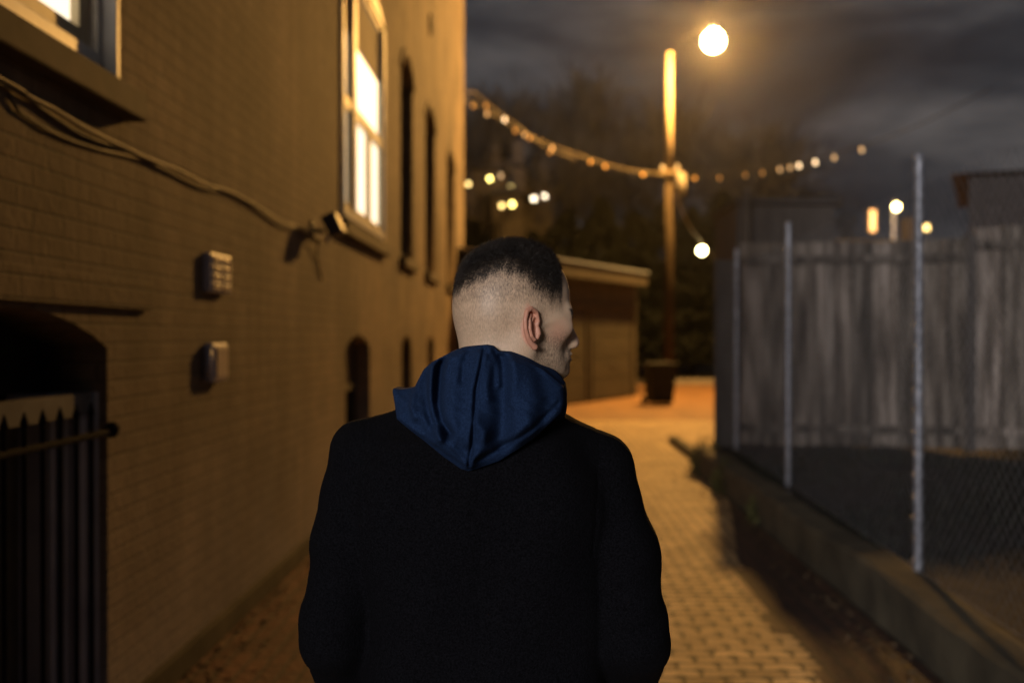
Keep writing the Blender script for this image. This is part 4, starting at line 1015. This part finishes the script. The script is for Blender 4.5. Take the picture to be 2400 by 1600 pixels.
ridges = [  # photo polyline, width (m), height (m)   + ridge / - valley
    ([(1135, 815), (1129, 860), (1119, 911), (1117, 979), (1112, 1030), (1099, 1100)], .0022, -.0045),
    ([(1128, 835), (1112, 911), (1109, 979), (1104, 1030)], .0065, .0050),
    ([(1032, 838), (1027, 870), (1026, 902), (1026, 945), (1036, 985), (1056, 1010)], .0060, -.016),
    ([(1012, 850), (1013, 911), (1018, 950), (1030, 991), (1042, 1020)], .0050, .009),
    ([(990, 890), (1000, 940), (1018, 990)], .0055, -.008),
    ([(966, 905), (966, 945), (975, 975)], .0045, .006),
    ([(935, 935), (960, 965), (1000, 1010)], .008, -.004),
    ([(1080, 830), (1066, 900), (1062, 960), (1075, 1010)], .012, .006),
    ([(1173, 830), (1176, 900), (1178, 960), (1176, 1030)], .011, -.013),
    ([(1152, 850), (1143, 905), (1146, 930)], .005, .004),
    ([(1124, 980), (1138, 1005), (1135, 1035), (1108, 1075)], .006, .006),
    ([(1030, 1030), (1070, 1060), (1096, 1085)], .012, .005),
    ([(1215, 850), (1240, 920), (1235, 1000)], .018, .005),
    ([(1262, 870), (1285, 930), (1275, 975)], .010, -.006),
    ([(1060, 825), (1050, 850), (1046, 880)], .004, .004), ([(1098, 822), (1088, 850), (1086, 890)], .004, -.004), ([(1150, 815), (1166, 850), (1170, 900)], .004, .005),
    ([(1200, 838), (1206, 880), (1200, 940)], .006, .004), ([(1122, 1075), (1180, 1045), (1250, 1000), (1310, 945)], .003, -.0025), ([(1118, 1060), (1175, 1030), (1240, 985)], .005, .003),
    ([(1068, 1040), (1085, 1060), (1100, 1090)], .003, .003), ([(940, 990), (985, 1015), (1020, 1035)], .004, .003),
    ([(1000, 1025), (1040, 1058), (1085, 1090)], .004, -.003)]
def hood_relief():
    nx_, nz_ = 420, 320; x0, x1, z0, z1 = -.28, .09, 1.36, 1.62
    gx = np.linspace(x0, x1, nx_); gz = np.linspace(z0, z1, nz_); X, Z = np.meshgrid(gx, gz, indexing='ij')
    sd = poly_sd(X, Z); rel = np.zeros_like(X)
    for pl, w_, a_ in ridges:
        q = [(xp(a), zp(b)) for a, b in pl]; D = np.full(X.shape, 1e3)
        for i in range(len(q) - 1):
            (ax_, az_), (bx, bz) = q[i], q[i + 1]; ex, ez = bx - ax_, bz - az_; wx, wz = X - ax_, Z - az_
            t = np.clip((wx * ex + wz * ez) / (ex * ex + ez * ez), 0, 1)
            fall = 1.0
            D = np.minimum(D, (wx - t * ex) ** 2 + (wz - t * ez) ** 2)
        rel += 2.3 * a_ * np.exp(-D / (2 * w_ * w_))
    rel += .0012 * np.sin(X * 55 + Z * 90) + .0007 * np.sin(X * 260 + Z * 170 + 3 * np.sin(Z * 80)) + .0010 * np.sin(X * 120 - Z * 45 + 1)
    return gx, gz, sd, rel
gx, gz, SD, REL = hood_relief()
def samp(G, x, z):
    u = np.clip((x - gx[0]) / (gx[1] - gx[0]), 0, len(gx) - 1.001); v = np.clip((z - gz[0]) / (gz[1] - gz[0]), 0, len(gz) - 1.001)
    i, j = u.astype(int), v.astype(int); a, b = u - i, v - j
    return G[i, j] * (1 - a) * (1 - b) + G[i + 1, j] * a * (1 - b) + G[i, j + 1] * (1 - a) * b + G[i + 1, j + 1] * a * b
def hood_sdf(X, Y, Z):
    sd = samp(SD, X, Z).astype(f32); rel = samp(REL, X, Z).astype(f32)
    x = X + .068
    # surface the hood rests on: neck high up, back of the coat lower down
    lower = 1.70 - .137 + .30 * x * x * 2
    upper = 1.668 - np.sqrt(np.maximum(.098 ** 2 - np.minimum(np.abs(x + .0) * .72, .095) ** 2, 1e-4))
    k = sm(Z, 1.44, 1.57); base = lower * (1 - k) + upper * k
    ins = np.clip(-sd, 0, .10)
    puff = .060 * (1 - np.exp(-ins / .022)) * (1 - .35 * sm(Z, 1.46, 1.40)) * (1 - .45 * k)
    front = base - puff - rel * np.clip(ins / .008, 0, 1) - .006
    back = base + .02 + .05 * k * 1.0
    d = np.maximum(sd, np.maximum(front - Y, Y - back) * .75)
    # roll of cloth round the neck, dropping towards the throat
    f, r, z = X + .045, Y - 1.68, Z
    tilt = 1.553 - .30 * (Y - 1.60) - .22 * (X + .08)
    ring = np.sqrt((np.sqrt((f / 1.08) ** 2 + r * r) - .078) ** 2 + ((Z - tilt + .012) * .42) ** 2) - .0150 - .002 * np.sin(np.arctan2(f, r) * 7)
    d = su(d, ring, .016)
    # neck opening
    d = ss(d, cone(X, Y, Z, (-.046, 1.672, 1.56), (-.04, 1.672, 1.72), .066, .072), .004)
    return d
Vh, Qh = surface_nets(hood_sdf, (-.285, 1.46, 1.36), (.10, 1.82, 1.62), .0017)
mk('hood', Vh, Qh, M['hood'])

# ---- trousers and shoes
def trouser_sdf(X, Y, Z):
    x, y = X + .085, Y - 1.70; d = ell(x, y, Z, (0, 0, .92), (.17, .125, .14))
    for s, dy in ((-1, .06), (1, -.05)):
        d = su(d, cone(x, y, Z, (s * .09, 0, .88), (s * .10, dy * .7, .48), .098, .075), .03)
        d = su(d, cone(x, y, Z, (s * .10, dy * .7, .48), (s * .105, dy, .075), .075, .068), .02)
    return np.maximum(d, .05 - Z) + .003 * np.sin(Z * 60 + x * 30) * sm(Z, .35, .1)
Vt, Qt = surface_nets(trouser_sdf, (-.085 - .24, 1.70 - .17, .03), (-.085 + .24, 1.70 + .18, 1.08), .009)
mk('trousers', Vt, Qt, M['trouser'])
M['shoe'] = noisy('black leather', (.01, .01, .01), (.02, .02, .02), 12, .4)
for s, dy in ((-1, .06), (1, -.05)):
    def shoe(X, Y, Z, s=s, dy=dy):
        x, y = X + .085 - s * .108, Y - 1.70 - dy
        d = ell(x, y, Z, (0, .065, .035), (.050, .145, .052)); d = su(d, ell(x, y, Z, (0, -.015, .07), (.042, .055, .055)), .03)
        return np.maximum(d, .008 - Z)
    c_ = (-.085 + s * .108, 1.70 + dy)
    Vs, Qs = surface_nets(shoe, (c_[0] - .07, c_[1] - .12, 0), (c_[0] + .07, c_[1] + .24, .14), .006)
    mk('shoe', Vs, Qs, M['shoe'])
m = MB(); m.box(-150, 150, -30, 175, -1.5, 32); hz_ = m.build('halo_haze', None); hm_ = bpy.data.materials.new('lamp halo haze'); hm_.use_nodes = True  # thin scattering volume added to give the street lamp its halo
nt = hm_.node_tree; nt.nodes.remove(nt.nodes['Principled BSDF']); pv = N(nt, 'ShaderNodeVolumePrincipled'); pv.inputs['Density'].default_value = .0003; pv.inputs['Color'].default_value = (.9, .9, .9, 1); pv.inputs['Anisotropy'].default_value = .88
L(nt, pv.outputs[0], nt.nodes['Material Output'].inputs['Volume']); hz_.data.materials.append(hm_); tag(hz_, kind='stuff')
# ------------------------------------------------------------------ camera, sky, light
cam = bpy.data.cameras.new('camera'); co = bpy.data.objects.new('camera', cam); C.objects.link(co)
co.location = CAM; co.rotation_euler = Euler((math.radians(90 - 0.25), 0, math.radians(1.35)), 'XYZ')
cam.lens = 35; cam.sensor_width = 36; cam.clip_end = 2000; cam.clip_start = .05
cam.dof.use_dof = True; cam.dof.focus_distance = 1.60; cam.dof.aperture_fstop = 2.3; cam.dof.aperture_blades = 0
bpy.context.scene.camera = co
w = bpy.data.worlds.new('World'); bpy.context.scene.world = w; w.use_nodes = True; nt = w.node_tree
bg = nt.nodes['Background']; tc = N(nt, 'ShaderNodeTexCoord'); mp = N(nt, 'ShaderNodeMapping'); mp.inputs['Scale'].default_value = (1.0, 1.0, 3.2)
L(nt, tc.outputs['Generated'], mp.inputs[0])
n = N(nt, 'ShaderNodeTexNoise'); n.inputs['Scale'].default_value = 3.4; n.inputs['Detail'].default_value = 7; n.inputs['Roughness'].default_value = .58; n.inputs['Distortion'].default_value = .3
L(nt, mp.outputs[0], n.inputs['Vector'])
c = ramp(nt, n.outputs[0], [(.33, (.011, .0115, .015)), (.5, (.030, .030, .034)), (.66, (.082, .076, .076))])
L(nt, c, bg.inputs['Color']); bg.inputs['Strength'].default_value = 1.0
rear_light = bpy.data.lights.new('rear_light', 'SUN'); rear_light.energy = 1.9; rear_light.angle = math.radians(13); rear_light.color = (1.0, .955, .94)
so = bpy.data.objects.new('rear_light', rear_light); C.objects.link(so)
az, el = math.radians(18), math.radians(9)   # low cool light almost along the alley, stand-in for an unseen lamp behind
dvec = Vector((math.sin(az) * math.cos(el), math.cos(az) * math.cos(el), -math.sin(el)))
so.rotation_euler = dvec.to_track_quat('-Z', 'Y').to_euler(); so.location = (-6, -15, 6)
sc = bpy.context.scene
sc.view_settings.view_transform = 'Standard'; sc.view_settings.look = 'None'; sc.view_settings.exposure = 0.12; sc.view_settings.gamma = 1
sc.cycles.use_denoising = True; sc.cycles.max_bounces = 5; sc.cycles.diffuse_bounces = 3; sc.cycles.sample_clamp_indirect = 2.0
sc.cycles.caustics_reflective = False; sc.cycles.caustics_refractive = False
